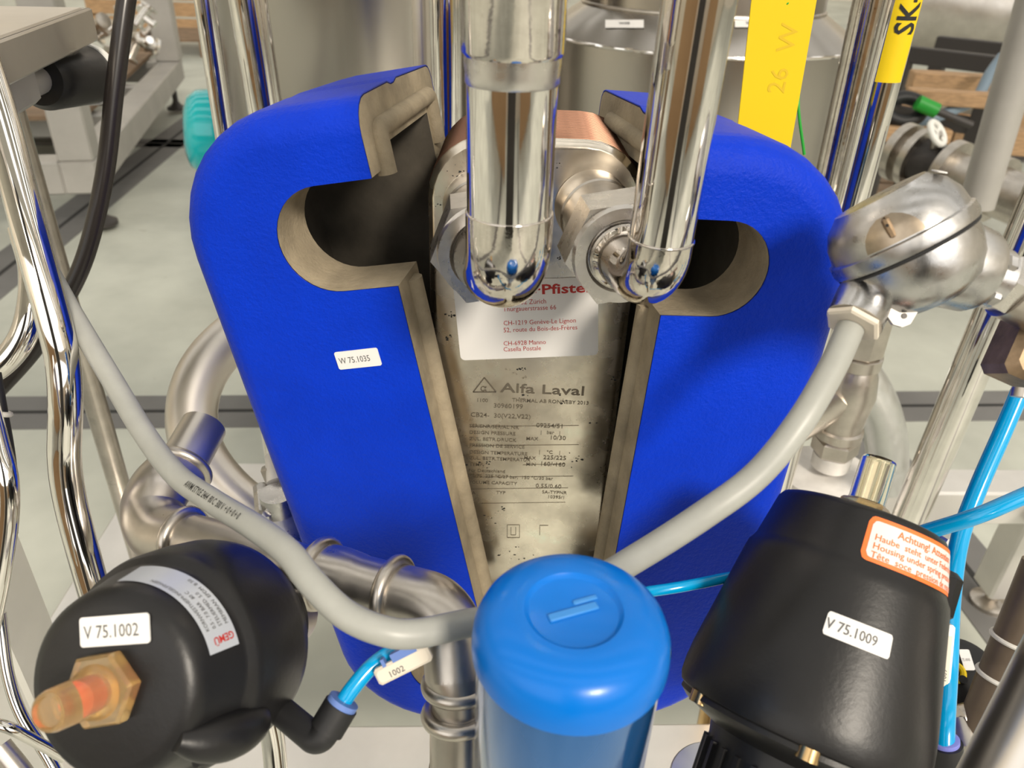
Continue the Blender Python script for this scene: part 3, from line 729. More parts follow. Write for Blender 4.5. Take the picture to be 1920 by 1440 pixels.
MB().tube([c1, onrun(470), onrun(520), onrun(560), onrun(596)], [r1 * .97, r1 * .97, r1 * .95, r1 * .86, r1 * .86], 36).build('run_tube', steel, pr)
MB().tube([c2, onrun(640), onrun(668), onrun(680), onrun(735)], [r2 * .98, r2 * .98, r2 * .92, r2 * .88, r2 * .88], 40).build('coupling', steel, pr)
for c, rr_ in ((c1, r1 * .98), (c2, r2 * .95), (c3, r2 * .93)):
    MB().torus(c, dx, rr_, .0036, 48).build('press_collar', steel, pr)
el2 = fillet([onrun(735), PD(846, 1140, .343), PD(856, 1270, .338)], .032, 18)
MB().tube(el2, r2 * .90, 40).build('elbow', steel, pr)
dn = (PD(852, 1500, .352) - PD(856, 1270, .338)).normalized()
for py in (1284, 1340):
    c = PD(856, py, .339); MB().torus(c, dn, wr(104, .339), .0036, 44).build('press_collar', steel, pr)
p1290 = PD(856, 1268, .338)
ee = el2[-1]; ed = (el2[-1] - el2[-2]).normalized()
MB().tube([ee - ed * .002, ee + ed * .001, ee + ed * .006, PD(855, 1440, .345)], [r2 * .90, r2 * .90, wr(98, .338), wr(98, .338)], 36).build('drop_tube', steel, pr)
z0 = PD(855, 1440, .345); MB().tube([z0, V((z0.x, z0.y, SZ - .01))], wr(104, .34), 30).build('drop_leg', rust, pr)
cl = MB(); cF = MX.Translation(PD(820, 1400, .345)) @ CM.to_4x4(); cl.bbox((0, 0, 0), (.006, .022, .012), .002, cF); cl.build('clamp_ear', steel, pr)
br0 = onrun(478); brd = (PD(455, 1085, .39) - br0).normalized()
MB().tube([br0, br0 + brd * .05], r1 * .80, 30).build('branch_tube', steel, pr)
MB().torus(br0 + brd * .013, brd, r1 * .82, .003).build('press_collar', steel, pr)

# clamp valve behind the lower left of the cover
cv = thing('clamp_valve', 'small aluminium clamp valve with a brass hex beside the lower left cover', 'valve', PD(530, 970, .56))
vz = V((0, 0, 1))
MB().lathe([(.024, -.03), (.026, -.02), (.026, .004), (.020, .010), (.012, .014), (.012, .03)], frame(PD(528, 985, .56), vz), 30).build('body', alu, cv)
MB().bbox((0, 0, 0), (.040, .012, .014), .003, frame(PD(494, 945, .555), vz) @ MX.Rotation(R(20), 4, 'Z')).build('lever', alu, cv)
MB().prism(6, [(.009, 0), (.010, .002), (.010, .014), (.009, .015)], frame(PD(524, 905, .57), cdir(-.3, .9, -.2)), 0).build('hex', steel, cv, 25)
MB().tube([PD(524, 905, .56), PD(520, 855, .57)], .009, 18).build('stem', whitesteel, cv)

# ================================================================== hoop pipes behind the box
hp_l = pxtube([(500, 600, .72), (440, 630, .70), (385, 690, .68), (360, 765, .665), (372, 845, .655), (425, 920, .65), (510, 985, .65), (600, 1030, .66)], 8)
tag(MB().tube(hp_l, wr(92, .67), 30).build('bent_pipe', brushed), 'wide curved stainless pipe behind the left cover', 'pipe')
hp_r = [P(1520, 640, 1.05), P(1590, 680, 1.05), P(1640, 750, 1.05), P(1662, 830, 1.05), PZ(1664, 912, SZ)]
tag(MB().tube(spline(hp_r, 8), wr(74, 1.28), 30).build('bent_pipe', zinc), 'grey curved pipe ending on the rear beam behind the strainer', 'pipe')

# ================================================================== Y strainer and its pot
YS = .74
ys = thing('strainer_valve', 'matt stainless Y strainer standing behind the right cover', 'strainer', P(1555, 880, YS))
yb, yt = P(1556, 872, YS), P(1640, 560, YS); yd = (yt - yb).normalized(); YM = frame(yb, yd); yl = (yt - yb).length
k = .86 / FPX
MB().lathe([(36 * k, 0), (37 * k, .018), (30 * k, .020), (30 * k, .022)], YM, 30).build('neck', whitesteel, ys)
MB().prism(6, [(42 * k, .020), (44 * k, .022), (44 * k, .038), (40 * k, .040)], YM, R(10)).build('lower_hex', steel, ys, 25)
MB().lathe([(38 * k, .040), (44 * k, .044), (44 * k, .054), (39 * k, .056), (42 * k, .075), (48 * k, .10), (42 * k, .125), (36 * k, .135), (41 * k, .137), (41 * k, .150), (34 * k, .152)], YM, 36).build('body', steel, ys)
yy = P(1520, 760, YS); MB().tube([P(1572, 735, YS), P(1535, 765, YS), P(1490, 800, YS)], [44 * k, 40 * k, 34 * k], 28).build('strainer_leg', steel, ys)
MB().prism(8, [(38 * k, .152), (41 * k, .154), (41 * k, .20), (38 * k, .202)], YM, 0).build('upper_hex', steel, ys, 25)
MB().tube([yb + yd * .2, yb + yd * .30], 26 * k, 24).build('riser', steel, ys)
pc = P(1556, 884, YS)
pt_ = thing('steel_pot', 'white blasted steel pot with rust marks under the strainer', 'pot', (pc.x, pc.y, SZ))
MB().lathe([(0, 0), (.050, 0), (.0565, -.003), (.0580, -.009), (.0580, SZ - pc.z + .0), (.0, SZ - pc.z)], MX.Translation(pc), 48).build('shell', whitesteel, pt_)
MB().torus(pc + V((0, 0, -.012)), V((0, 0, 1)), .0582, .0012).build('weld_seam', whitesteel, pt_)

# ================================================================== pneumatic tubes on the right
tag(MB().tube(pxtube([(1912, 735, .42), (1880, 810, .42), (1832, 920, .42), (1800, 1010, .415), (1784, 1120, .405), (1778, 1250, .39), (1772, 1345, .375), (1770, 1402, .37)], 8), wr(33, .41), 18).build('pneumatic_tube', cyan), 'blue pneumatic tube rising from the violet collar towards the stem block', 'tube')
tag(MB().tube(pxtube([(1990, 900, .37), (1920, 930, .37), (1830, 968, .375), (1740, 996, .39), (1690, 1012, .40)], 8), wr(31, .375), 18).build('pneumatic_tube', cyan), 'blue pneumatic tube crossing to the warning-labelled actuator from the right edge', 'tube')
tag(MB().tube(pxtube([(1100, 1125, .355), (1240, 1106, .352), (1310, 1094, .355), (1370, 1082, .36), (1480, 1065, .375)], 8), wr(21, .352), 16).build('pneumatic_tube', cyan), 'thin blue tube running level across the lower right cover', 'tube')
wm = thing('tube_marker', 'white clip-on marker sleeve on the blue tube beside the right actuator', 'marker', PD(1778, 1240, .385))
WF, ww, wh = label_frame((1770, 1172), (1792, 1174), (1762, 1312), MX.Translation(PD(1780, 1240, .381)) @ CM.to_4x4(), 2, 0)
wb = MB().bbox((0, 0, -.003), (ww, wh, .006), .0012, WF).build('marker_body', whitep, wm)
MB().box((-ww * .1, -wh * .04, .0001), (ww * .55, wh * .8, .0002), WF).build('marker_insert', cream, wb)
t = MB(); text(t, '1009', .0032, lambda x, y: WF @ V((-y - .0012, x, .0003)), -wh * .26, -.001, .01); t.build('marker_print', darkink, wb)
pf = thing('push_in_fitting', 'black push-in fitting with a violet collar at the lower right', 'fitting', PD(1768, 1440, .37))
f0, f1 = PD(1771, 1392, .372), PD(1776, 1480, .378)
MB().tube([f0, f1], wr(62, .373), 26).build('fitting_body', blackd, pf)
fd = (f0 - f1).normalized()
MB().tube([f0 - fd * .0005, f0 + fd * .0005, f0 + fd * .0022, f0 + fd * .0026], [wr(50, .372), wr(52, .372), wr(52, .372), wr(44, .372)], 26).build('release_collar', purple, pf)

# ================================================================== upright chrome pipes around the machine
def upright(px0, px1, Y, wpx, m, name, label, cat='pipe', zb=SZ + .003, ext=.5):
    a = P(*px0, Y); b = P(*px1, Y); d = (a - b).normalized(); D = -(CM.transposed() @ (b - CAMLOC)).z
    t0 = b + d * ((zb - b.z) / d.z); t1 = a + d * ext
    o = tag(MB().tube([t0, b, a, t1], wr(wpx, D), 36).build(name, m), label, cat)
    return o, wr(wpx, D), t0, d
upright((384, 0), (419, 235), .72, 37, chrome, 'upright_pipe', 'slim chrome upright pipe above the teal motor at the left')
upright((465, 0), (496, 195), .80, 66, chrome, 'upright_pipe', 'thick polished upright pipe left of the tall tank')
upright((790, 0), (793, 120), .82, 36, brushed, 'upright_pipe', 'narrow satin upright pipe beside the left cover top')
upright((836, 0), (838, 180), .78, 58, chrome, 'upright_pipe', 'chrome upright pipe just left of the thick weld-ringed pipe')
upright((1631, 0), (1563, 300), .80, 55, chrome2, 'upright_pipe', 'chrome upright pipe with a rough seam behind the right cover')
oF, rF, bF, dF = upright((1693, 0), (1600, 360), .655, 62, chrome, 'upright_pipe', 'chrome upright pipe carrying the yellow SK label')
# yellow wrap label
yt0 = P(1705, -45, .655); yt1 = P(1668, 150, .655)
nF = (CAMLOC - yt1); nF = (nF - dF * nF.dot(dF)).normalized(); bF_ = dF.cross(nF); 
if bF_.dot(cdir(1, 0, 0)) < 0: bF_ = -bF_
base = bF + dF * ((yt1 - bF).dot(dF)); Ly = (yt0 - yt1).dot(dF)
def yfn(lift): return lambda x, y: base + dF * (x) + (nF * math.cos(-y / rF + .42) + bF_ * math.sin(-y / rF + .42)) * (rF + lift)
ylm = MB(); xs = 12
ylm.add([yfn(.0004)(Ly * a, -.011 + .022 * i / xs) for i in range(xs + 1) for a in (0, 1)], [(2 * i, 2 * i + 2, 2 * i + 3, 2 * i + 1) for i in range(xs)])
ylo = ylm.build('pipe_label', yellow, None); tag(ylo, 'yellow wrap-around label reading SK-7 on the upright pipe', 'label')
sk7 = MB(); xk = (P(1692, 62, .655) - base).dot(dF); text(sk7, 'SK-7', .0208, yfn(.0008), xk, -.0078, .02, sx=.95, sub=.004)
sk7.build('label_print', blackink, ylo)
upright((1940, 10), (1838, 360), 1.6, 62, greyp, 'upright_pipe', 'blurred grey upright pipe behind the sensor head', zb=.62)
o_ = upright((1935, 420), (1709, 958), .66, 60, chrome, 'upright_pipe', 'slanting chrome pipe between the sensor stem and the right actuator', ext=.05)

# left chrome pipes
lp = pxtube([(-60, 30, .385), (2, 225, .385), (52, 420, .385), (100, 600, .39), (118, 680, .395), (123, 760, .40), (121, 860, .41), (132, 940, .415), (160, 1050, .42), (200, 1190, .43), (240, 1330, .45)], 10)
tag(MB().tube(lp, wr(60, .395), 36).build('kinked_pipe', chrome), 'polished kinked chrome pipe in front of the grey cable at the left', 'pipe')
tag(MB().tube(pxtube([(-60, 700, .50), (-8, 690, .50), (38, 640, .50), (58, 575, .50), (60, 500, .505), (40, 430, .51)], 8), wr(48, .50), 24).build('bent_pipe', chrome), 'small bent chrome pipe crossing behind the kinked pipe', 'pipe')
tag(MB().tube(pxtube([(-30, 730, .36), (-4, 830, .36), (14, 900, .36), (14, 980, .365), (0, 1080, .37), (-20, 1180, .375)], 8), wr(38, .36), 24).build('bent_pipe', chrome), 'slim chrome pipe at the left edge above the black actuator', 'pipe')
tag(MB().tube(pxtube([(248, -60, .55), (237, 0, .55), (216, 160, .56), (196, 330, .575), (160, 480, .59), (112, 580, .60), (60, 660, .61), (-10, 738, .62), (-60, 790, .62)], 10), wr(34, .56), 22).build('rubber_hose', hose_m), 'glossy black hose hanging in front of the grey frame at the left', 'hose')
cbk = thing('black_cable', 'black cable with a pale tie at the left edge', 'cable', PD(8, 830, .42))
MB().tube(pxtube([(-12, 700, .42), (0, 770, .42), (14, 850, .425), (22, 930, .43), (20, 1000, .435)], 8), wr(26, .42), 16).build('sheath', blackd, cbk)
MB().torus(PD(3, 775, .419), PD(0, 790, .42) - PD(6, 760, .42), wr(28, .42), .0015, 24, 8).build('cable_tie', tiegrey, cbk)
# bottom left tubes beside the actuator
for i, (pts, wp, lab_) in enumerate([
    ([(0, 1150, .40), (14, 1260, .40), (40, 1340, .40), (90, 1420, .40), (130, 1500, .40)], 22, 'thin chrome tube curving under the left edge of the black actuator'),
    ([(-30, 1352, .36), (20, 1366, .36), (70, 1392, .37), (120, 1420, .38)], 22, 'short dark chrome tube at the lower left edge'),
    ([(0, 1400, .45), (40, 1450, .45), (70, 1500, .45)], 40, 'pale steel tube end in the lower left corner'),
    ([(500, 1330, .42), (512, 1390, .425), (520, 1470, .43)], 44, 'short chrome tube below the black elbow fitting')]):
    tag(MB().tube(pxtube(pts, 8), wr(wp, pts[0][2]), 20).build('chrome_tube', chrome if i != 2 else brushed), lab_, 'tube')
po = MB(); pF = MX.Translation(V((PD(25, 1180, .58).x - .012, PD(25, 1180, .58).y, 0)))
po.bbox((0, 0, .42), (.05, .05, .84), .003, pF @ MX.Translation(V((0, 0, -.0)))); 
tag(po.build('support_post', beam_m), 'square stainless post at the lower left behind the black actuator', 'post')

# lower right details
tag(MB().tube(pxtube([(2060, 1120, .30), (1990, 1256, .30), (1945, 1345, .302), (1872, 1485, .305), (1830, 1570, .31)], 8), wr(150, .30), 40).build('chrome_pipe', brushed), 'big near chrome pipe in the lower right corner', 'pipe')
bp = thing('brown_pipe', 'brown coated pipe with two nylon ties at the lower right', 'pipe', PD(1880, 1250, .5))
b0, b1 = PD(1960, 1060, .50), PD(1822, 1400, .53)
MB().tube([b0, b1], wr(76, .51), 28).build('pipe_body', brownp, bp)
for k_ in (.40, .60): MB().torus(b0.lerp(b1, k_), b1 - b0, wr(78, .51), .0016, 32, 8).build('cable_tie', tiegrey, bp)
sv = thing('small_black_valve', 'small black actuator with yellow ring and white tag, lower right', 'valve', PD(1805, 1300, .56))
svx = cdir(-.15, .62, -.76); SVM = frame(PD(1800, 1262, .56), svx, cdir(1, 0, 0))
svh = MB().lathe([(.0, .002), (.022, .002), (.027, -.001), (.0295, -.007), (.0295, -.028), (.026, -.032), (.016, -.034), (.016, -.05)], SVM, 40).build('housing', blackp, sv)
MB().torus(SVM @ V((0, 0, .0022)) + cdir(-1, 0, 0) * .005, svx, .0062, .0022, 28, 8).build('indicator_ring', yellow, sv)
F = label_frame((1792, 1218), (1812, 1218), (1813, 1257), SVM, 2, .0026)
tag_on(SVM, 2, .0026, (1792, 1218), (1812, 1218), (1813, 1257), '75.1010', sv, size=.003, sx=.55)
MB().lathe([(.003, .002), (.003, .0038), (0, .0038)], frame(PD(1803, 1277, .555), svx), 14).build('screw_plug', blackp, sv)
fw = thing('brass_fitting', 'brass and steel threaded fitting beside the big near chrome pipe', 'fitting', PD(1825, 1350, .53))
MB().tube([PD(1800, 1345, .53), PD(1840, 1335, .53)], wr(46, .53), 24).build('ring', steel, fw)
MB().prism(6, [(.009, 0), (.0095, .002), (.0095, .012), (.008, .013)], frame(PD(1822, 1345, .53), cdir(.5, -.3, -.8)), 0).build('hex', brass, fw, 25)
MB().tube([PD(1800, 1352, .53), PD(1812, 1395, .52), PD(1835, 1425, .52)], .008, 18).build('tail', steel, fw)
zd = thing('galvanised_disc', 'galvanised round plate under the neck of the right actuator', 'disc', PD(1345, 1470, .50))
MB().lathe([(0, 0), (.030, 0), (.031, -.001), (.031, -.004), (0, -.004)], MX.Translation(PD(1345, 1470, .50)), 40).build('plate', zinc, zd)
q = PD(1345, 1470, .50); MB().tube([q - V((0, 0, .003)), V((q.x, q.y, SZ))], .008, 16).build('stud', zinc, zd)
upright((1345, 1250), (1310, 1420), .60, 30, brass, 'brass_rod', 'brass coloured rod showing below the right cover', 'rod', ext=.05)
wn = PD(1812, 935, .60)
hb = thing('hex_bolt', 'pale hex bolt behind the top of the right actuator', 'bolt', PD(1765, 1015, .47))
MB().prism(6, [(.008, 0), (.009, .001), (.009, .008), (.0075, .009)], frame(PD(1765, 1018, .47), cdir(.3, -.3, -.9)), 0).tube([PD(1765, 1018, .47), PD(1740, 1040, .50)], .005, 14).build('bolt_body', zinc, hb, 25)

# ================================================================== tanks behind
def tank(px, Yc, Rr, zt, label, stickers=False):
    c = P(*px, Yc); b = V((c.x, Yc, 0))
    t = thing('storage_tank', label, 'tank', b)
    M = MX.Translation(b)
    MB().lathe([(Rr * .95, .12), (Rr, .16), (Rr, zt)], M, 96).build('shell', tanksteel, t)
    for k in range(3):
        a = R(60 + 120 * k); MB().tube([b + V((Rr * .8 * math.cos(a), Rr * .8 * math.sin(a), .16)), b + V((Rr * .8 * math.cos(a), Rr * .8 * math.sin(a), 0))], .02, 16).build('leg', steel, t)
    return t, M, b
t1, M1, b1 = tank((690, 60), 1.75, .30, 1.75, 'tall plain stainless tank behind the left cover')
MB().lathe([(.30, 1.75), (.28, 1.79), (0, 1.83)], M1, 60).build('lid', tanksteel, t1)
rim = P(1300, 109, 1.33)
t2, M2, b2 = tank((1300, 109), 1.33 + .302, .302, rim.z, 'stainless tank with a conical lid behind the right chrome pipe')
lid = MB().lathe([(.302, rim.z), (.304, rim.z + .003), (.299, rim.z + .006), (.265, rim.z + .028), (.230, rim.z + .050), (.225, rim.z + .053)], M2, 96).build('lid', tanksteel, t2)
MB().torus(b2 + V((0, 0, rim.z + .053)), V((0, 0, 1)), .225, .004, 80, 10).build('weld_seam', steel, t2)
MB().lathe([(.225, rim.z + .053), (.223, rim.z + .2), (.17, rim.z + .22), (0, rim.z + .23)], M2, 80).build('neck_shell', tanksteel, t2)
MB().torus(b2 + V((0, 0, rim.z + .002)), V((0, 0, 1)), .303, .0028, 96, 8).build('rim_bead', chrome, t2)
def stick(px0, px1, name):
    def fn(x, y):  # on the cone
        a = math.atan2(y, x); return a
    a = P(px0[0], px0[1], 1.40); ang = 0
    mb = MB(); n = 6
    qa = []
    for i in range(n + 1):
        px = px0[0] + (px1[0] - px0[0]) * i / n
        for py in (px1[1], px0[1]):
            # intersect ray with cone
            d = ray(px, py); best = None
            for s in range(1200, 1900):
                p = CAMLOC + d * (s / 1000); rr_ = math.hypot(p.x - b2.x, p.y - b2.y)
                zz = rim.z + .006 + (.299 - rr_) * .64
                if p.z <= zz + .0022 and rr_ < .299: best = p; break
            qa.append(best or CAMLOC + d * 1.45)
    mb.add(qa, [(2 * i, 2 * i + 2, 2 * i + 3, 2 * i + 1) for i in range(n)])
    o = mb.build(name, white, t2)
    c0 = qa[n // 2 * 2].lerp(qa[n // 2 * 2 + 1], .5); xx = (qa[-2] - qa[0]).normalized(); yy = (qa[1] - qa[0]).normalized()
    nn = xx.cross(yy).normalized()
    if nn.dot(CAMLOC - c0) < 0: nn = -nn
    tt = MB(); text(tt, 'W08', .010, lambda x, y: c0 + xx * x + yy * y + nn * .0012, 0, -.003, .01, 'CENTER'); tt.build('sticker_print', darkink, o)
stick((1135, 37), (1207, 52), 'sticker'); stick((1378, 37), (1440, 51), 'sticker')

# ================================================================== yellow hang tag
yg = thing('hang_tag', 'long plain yellow hang tag on a green wire by the right cover', 'tag', P(1440, 200, .56))
ya, yb_, yc, yd_ = P(1412, -30, .56), P(1536, -30, .56), P(1479, 292, .56), P(1377, 292, .56)
nT = (yb_ - ya).cross(yd_ - ya).normalized() * .0008
ygb = MB().loft([[p + nT for p in (ya, yb_, yc, yd_)], [p - nT for p in (ya, yb_, yc, yd_)]]).build('tag_card', yellow, yg)
hw = MB(); ylw = mat('faded_pencil', (.62, .42, .01), .6)
xx = (P(1462, 60, .56) - P(1440, 160, .56)).normalized(); yy = nT.normalized().cross(xx)
if yy.dot(cdir(-1, 0, 0)) < 0: yy = -yy
hc_ = P(1452, 175, .56); sgn = 1 if nT.dot(CAMLOC - hc_) > 0 else -1
text(hw, '26  W', .017, lambda x, y: hc_ + xx * x + yy * y + nT.normalized() * sgn * .0010, 0, -.006, 0); hw.build('faint_handwriting', ylw, ygb)
MB().tube(pxtube([(1470, -20, .52), (1476, 6, .50), (1490, 20, .53), (1500, 120, .57), (1497, 200, .575), (1508, 290, .59)], 6), wr(6, .55), 10).build('green_wire', green, yg)

# ================================================================== top left tray, motor
tr = thing('steel_tray', 'brushed steel tray edge in the upper left corner', 'tray', PD(60, 60, .62))
tA, tB = P(172, 14, .62), P(0, 54, .45)
tB.z = tA.z; xv = (tA - tB).normalized(); inw = V((0, 0, 1)).cross(xv)
if inw.x > 0: inw = -inw
hgt = (tA - P(181, 76, .62)).length; L2 = .42
TF = MX((xv, inw, V((0, 0, 1)))).transposed().to_4x4(); TF.translation = tA - xv * L2 / 2 - V((0, 0, hgt / 2))
MB().bbox((0, .002, 0), (L2, .004, hgt), .0012, TF).build('side_lip', brushed, tr)
MB().bbox((L2 / 2 - .002, .204, 0), (.004, .40, hgt), .0012, TF).build('end_lip', brushed, tr)
MB().bbox((0, .204, hgt * .45), (L2 - .008, .398, .003), .001, TF).build('tray_floor', brushed, tr)
MB().bbox((L2 * .22, .05, -hgt * .5 - .014), (.07, .06, .027), .003, TF).build('bracket', greyp, tr)
mt = thing('black_motor', 'black cylindrical motor with a white end ring under the tray', 'motor', PD(130, 145, .68))
m0, m1 = PD(72, 150, .54), PD(160, 140, .60); md_ = (m1 - m0).normalized()
MB().tube([m0, m0 + md_ * .006, m1], [wr(90, .55), wr(108, .56), wr(108, .58)], 40).build('motor_body', blackp, mt)
MB().tube([m1, m1 + md_ * .0075], wr(112, .59), 40).build('end_ring', whitep, mt)
MB().tube([PD(30, 168, .51), m0], wr(50, .53), 20).build('shaft_housing', greyp, mt)
pp = MB(); bq = PD(15, 190, .70)
pp.tube([bq, V((bq.x, bq.y, .2)), V((bq.x, bq.y, 0))], .012, 20); tag(pp.build('tray_leg', steel), 'round tray leg standing behind the kinked pipe at the left', 'leg')

# teal motor
tmn = thing('teal_motor', 'glossy teal motor housing on the floor behind the left cover', 'motor', PZ(405, 330, 0))
tc_ = PD(406, 250, 2.25); tax = cdir(.94, .05, .35)
MB().lathe([(0, -.09), (.06, -.088), (.098, -.075), (.117, -.05), (.123, .0), (.123, .12), (.10, .13), (0, .13)], frame(tc_, tax), 48).build('fan_cover', teal, tmn)
for s_ in (-1, 1):
    MB().box((0, 0, 0), (.03, .05, .3), MX.Translation(V((tc_.x + .06, tc_.y + s_ * .05, tc_.z - .22)))).build('foot', teal, tmn)
MB().box((tc_.x + .06, tc_.y, (tc_.z - .36) / 2), (.16, .2, tc_.z - .36)).build('plinth', greyp, tmn)

# ================================================================== left background frame
bf = thing('machine_frame', 'grey box-section machine frame on the floor at upper left', 'frame', PZ(330, 200, 0))
A_ = PZ(322, 132, .24); B_ = PZ(232, 238, .24)
dirA = (B_ - A_); dirA.z = 0; dl = dirA.length; dirA.normalize(); perp = V((dirA.y, -dirA.x, 0))
if perp.x > 0: perp = -perp
FMx = MX((dirA, perp, V((0, 0, 1)))).transposed().to_4x4(); FMx.translation = A_
bs = .12
MB().bbox((dl * .75, 0, 0), (dl * 1.5 + bs, bs, bs), .006, FMx).build('side_beam', greyp, bf)
MB().bbox((0, .75, 0), (bs, 1.5 - bs, bs), .006, FMx).build('end_beam', greyp, bf)
MB().bbox((dl * 1.5, .75, 0), (bs, 1.5 - bs, bs), .006, FMx).build('end_beam', greyp, bf)
MB().bbox((dl * .5, .75, 0), (bs * .8, 1.5 - bs, bs * .8), .006, FMx).build('cross_beam', greyp, bf)
MB().bbox((dl * .95, .75, 0), (bs * .8, 1.5 - bs, bs * .8), .006, FMx).build('cross_beam', greyp, bf)
MB().bbox((0, 0, .06 + .75), (bs * 1.25, bs * 1.1, 1.5), .006, FMx).build('post', greyp, bf)
MB().bbox((dl * 1.5, 0, .06 + .5), (bs * 1.0, bs * 1.0, 1.0), .006, FMx).build('post', greyp, bf)
for (x, y) in ((.06, 0), (dl * 1.45, 0), (.06, 1.4), (dl * 1.45, 1.4)):
    MB().lathe([(.058, -.22), (.058, -.205), (.03, -.19), (.016, -.17), (.016, -.055)], FMx @ MX.Translation(V((x, y, 0))), 24).build('levelling_foot', darkgrey, bf)
# loose fittings lying on the frame (background)
sh = MB().box((dl * .5, .62, .075), (dl * 1.2, 1.0, .02), FMx).build('shelf_board', woodd, bf)
spots = [(268, 30), (285, 52), (262, 66), (275, 82), (240, 70), (232, 40), (200, 60), (205, 85), (185, 45), (275, 8), (250, 95), (222, 95)]
for i, (px, py) in enumerate(spots):
    if i in (2, 4, 7): continue
    c = PD(px, py, 4.0 + (i * 5 % 12) * .13); fm = frame(c, cdir(random.uniform(-1, 1), random.uniform(-.6, .9), random.uniform(-.6, .3)), cdir(.3, .5, .2))
    s_ = random.uniform(.8, 1.2)
    mb = MB().lathe([(.02 * s_, -.07 * s_), (.05 * s_, -.065 * s_), (.05 * s_, -.05 * s_), (.026 * s_, -.045 * s_), (.026 * s_, .045 * s_), (.048 * s_, .05 * s_), (.048 * s_, .065 * s_), (.02 * s_, .07 * s_)], fm, 16)
    mb.tube([fm @ V((0, 0, 0)), fm @ V((.075 * s_, 0, 0))], .022 * s_, 12)
    tag(mb.build('pipe_fitting', steel if i % 3 else chrome), 'blurred stainless tee fitting heaped behind the black hose', 'fitting', 'loose fittings piled at upper left')

# ================================================================== pallets and clutter
def pallet(c, yaw, label, m=wood, n=5, levels=1, size=(1.2, .8)):
    t = thing('pallet', label, 'pallet', c); M = MX.Translation(c) @ MX.Rotation(yaw, 4, 'Z'); w, d = size
    for i in range(n):
        MB().box((0, -d / 2 + .05 + (d - .1) * i / (n - 1), .133), (w, .10, .022), M).build('deck_board', m, t)
    for x in (-w / 2 + .05, 0, w / 2 - .05):
        MB().box((x, 0, .111), (.10, d, .022), M).build('stringer_board', m, t)
        MB().box((x, 0, .011), (.10, d, .022), M).build('bottom_board', m, t)
        for y in (-d / 2 + .06, 0, d / 2 - .06): MB().box((x, y, .061), (.10, .12, .078), M).build('block', m, t)
    return t
pallet(PZ(1790, 262, 0), R(-22), 'light wooden pallet under the flanged valves at right')
pallet(PZ(1830, 205, 0) + V((0, .0, .0)), R(-22), 'second wooden pallet further back at right')
pallet(PZ(400, 95, 0), R(12), 'brown wooden pallet behind the slim chrome pipe', woodd)
bx = thing('wooden_crate', 'orange-brown wooden crate behind the grey frame', 'crate', PZ(290, 60, 0))
cb_ = PZ(290, 60, 0)
for i in range(5):
    MB().box((cb_.x, cb_.y, .07 + i * .15), (1.3, .03, .13)).build('side_board', wood, bx)
    MB().box((cb_.x + .66, cb_.y + .4, .07 + i * .15), (.03, .8, .13)).build('side_board', wood, bx)
for x in (-.6, .6): MB().box((cb_.x + x, cb_.y + .04, .38), (.08, .05, .76)).build('corner_post', woodd, bx)
for (pa, pb, hpx, D_, lb) in (((1706, 150), (1900, 232), 34, 2.75, 'light timber beam under the dark rack at right'),
                           ((1700, 178), (1850, 232), 26, 2.60, 'lower timber beam behind the green hose sleeve'),
                           ((1636, 248), (1775, 262), 26, 2.55, 'timber beam end beside the white handwheel'),
                           ((1872, 262), (1990, 285), 44, 2.9, 'timber block at the right edge behind the grey upright pipe'),
                           ((1895, 215), (1990, 226), 40, 3.1, 'upper timber block at the right edge')):
    a_, b__ = PD(*pa, D_), PD(*pb, D_); b__.z = a_.z; dv = (b__ - a_).normalized(); Mt = MX((dv, V((0, 0, 1)).cross(dv), V((0, 0, 1)))).transposed().to_4x4(); Mt.translation = (a_ + b__) / 2
    hh_ = hpx * D_ / FPX
    tag(MB().bbox((0, 0, 0), ((b__ - a_).length, hh_ * 1.3, hh_), .004, Mt).build('timber_beam', wood), lb, 'timber')
# horizontal grey vessel, dark rack
hv = thing('horizontal_vessel', 'blurred horizontal grey steel vessel in the upper right corner', 'vessel', PZ(1830, 160, 0))
h0, h1 = PD(1690, -12, 8.2), PD(2120, 58, 7.6)
MB().tube([h0 - (h1 - h0).normalized() * .06, h0, h1], [.3, .63, .63], 60).build('shell', brushed, hv)
for k_ in (.25, .75):
    p = h0.lerp(h1, k_); MB().box((p.x, p.y, (p.z - .2) / 2), (.06, .2, p.z - .2)).build('saddle', greyp, hv)
dr = thing('dark_rack', 'dark steel rack with shelf below the horizontal vessel', 'rack', PZ(1790, 240, 0))
r0, r1_ = PD(1700, 95, 3.0), PD(1862, 150, 2.85)
rd = (r1_ - r0); rd.z = 0; rl_ = rd.length; rd.normalize(); RM = MX((rd, V((-rd.y, rd.x, 0)), V((0, 0, 1)))).transposed().to_4x4(); RM.translation = V((r0.x, r0.y, 0))
zt_ = (r0.z + r1_.z) / 2
for z, m in ((zt_ + .02, darkgrey), (zt_ - .20, darkgrey)):
    MB().bbox((rl_ / 2, 0, z), (rl_ + .06, .05, .06), .004, RM).build('rail', m, dr)
    MB().bbox((rl_ / 2, .5, z), (rl_ + .06, .05, .06), .004, RM).build('rail', m, dr)
MB().box((rl_ / 2, .25, zt_ - .15), (rl_, .46, .03), RM).build('shelf', cream, dr)
for x in (0, rl_):
    for y in (0, .5): MB().bbox((x, y, zt_ / 2), (.06, .06, zt_), .004, RM).build('post', darkgrey, dr)
hz = pxtube([(1880, 105, 2.6), (1855, 140, 2.6), (1830, 185, 2.6), (1790, 205, 2.6), (1740, 225, 2.6), (1690, 232, 2.65), (1650, 235, 2.7)], 8)
tag(MB().tube(hz, .018, 16).build('loose_hose', slate), 'slate-blue hose crossing the wooden pallets at right', 'hose')
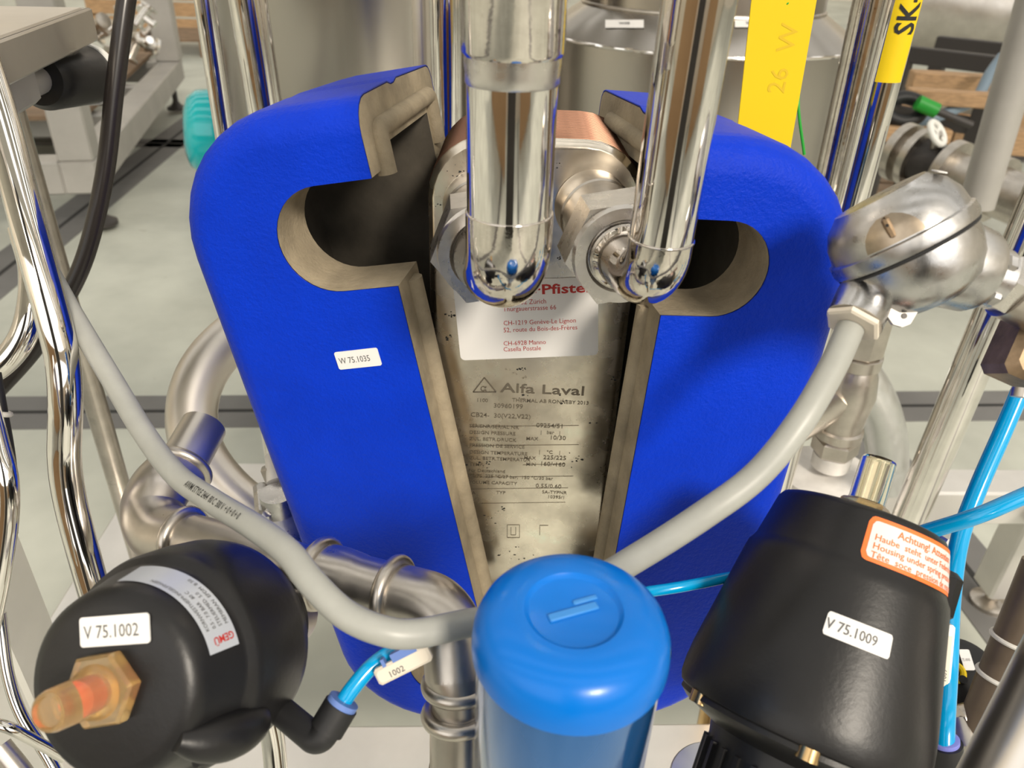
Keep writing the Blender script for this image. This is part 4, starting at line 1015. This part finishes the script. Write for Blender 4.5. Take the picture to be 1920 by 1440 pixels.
lo = [PD(1695 + 34 * math.cos(R(a)), 205 + 22 * math.sin(R(a)) , 2.55) for a in range(-40, 300, 20)]
lo += [PD(1722, 190, 2.55), PD(1750, 207, 2.5)]
bh = thing('hose_coil', 'black hose loop with a green sleeve lying on the pallets', 'hose', PD(1695, 205, 2.55))
MB().tube(spline(lo, 4), .022, 14).build('hose', blackd, bh)
MB().tube([PD(1720, 192, 2.5), PD(1756, 208, 2.5)], .024, 14).build('green_sleeve', green, bh)
MB().tube([PD(1756, 208, 2.5), PD(1822, 235, 2.5)], .012, 12).build('hose_tail', darkgrey, bh)
tag(MB().bbox((0, 0, 0), (.10, .10, .07), .006, MX.Translation(PD(1856, 166, 2.95)) @ MX.Rotation(R(-20), 4, 'Z')).build('green_crate', green), 'green plastic block on the pallet behind the grey pipe', 'block')
# flanged valve assembly
fa = thing('flanged_valve', 'grey flanged valve assembly with a white handwheel at right', 'valve', PD(1790, 330, 2.2))
q0, q1 = PD(1690, 285, 2.3), PD(1960, 395, 2.0); qd = (q1 - q0).normalized()
def seg(k0, k1, r, m=steel, nm='flange'): MB().tube([q0.lerp(q1, k0), q0.lerp(q1, k1)], r, 36).build(nm, m, fa)
seg(-.02, .04, .085); seg(.04, .10, .05, steel, 'pipe_section'); seg(.10, .15, .085); seg(.15, .34, .062, darkgrey, 'valve_body'); seg(.34, .40, .088); seg(.40, .56, .058, steel, 'pipe_section'); seg(.56, .62, .09); seg(.64, .70, .09); seg(.70, 1.0, .066, steel, 'pipe_section')
hw_c = PD(1757, 250, 2.15); hwx = cdir(.55, .25, -.8)
MB().torus(hw_c, hwx, .034, .0085, 36, 10).build('handwheel', whitep, fa)
HWM = frame(hw_c, hwx)
for k_ in range(4): MB().box((.017, 0, 0), (.034, .012, .008), HWM @ MX.Rotation(R(90 * k_ + 30), 4, 'Z')).build('spoke', whitep, fa)
MB().tube([hw_c, q0.lerp(q1, .24)], .014, 14).build('stem', steel, fa)
MB().box((0, 0, 0), (.12, .2, .02), MX.Translation(V((q0.lerp(q1, .3).x, q0.lerp(q1, .3).y, q0.lerp(q1, .3).z - .10)))).build('support_block', woodd, fa)
for i, od in enumerate(('nearest', 'second nearest', 'third nearest', 'fourth nearest', 'fifth nearest', 'sixth nearest', 'farthest')):
    p = PZ(1650, 392, 0) + V((-.02, .125 * i, 0))
    tag(MB().bbox((p.x, p.y, .02 + .004 * (i % 2)), (.62, .105, .036), .003).build('loose_plank', woodd), 'weathered floor plank right of the cover, %s of the row' % od, 'plank', 'weathered planks on the floor')
bpy.context.view_layer.update()
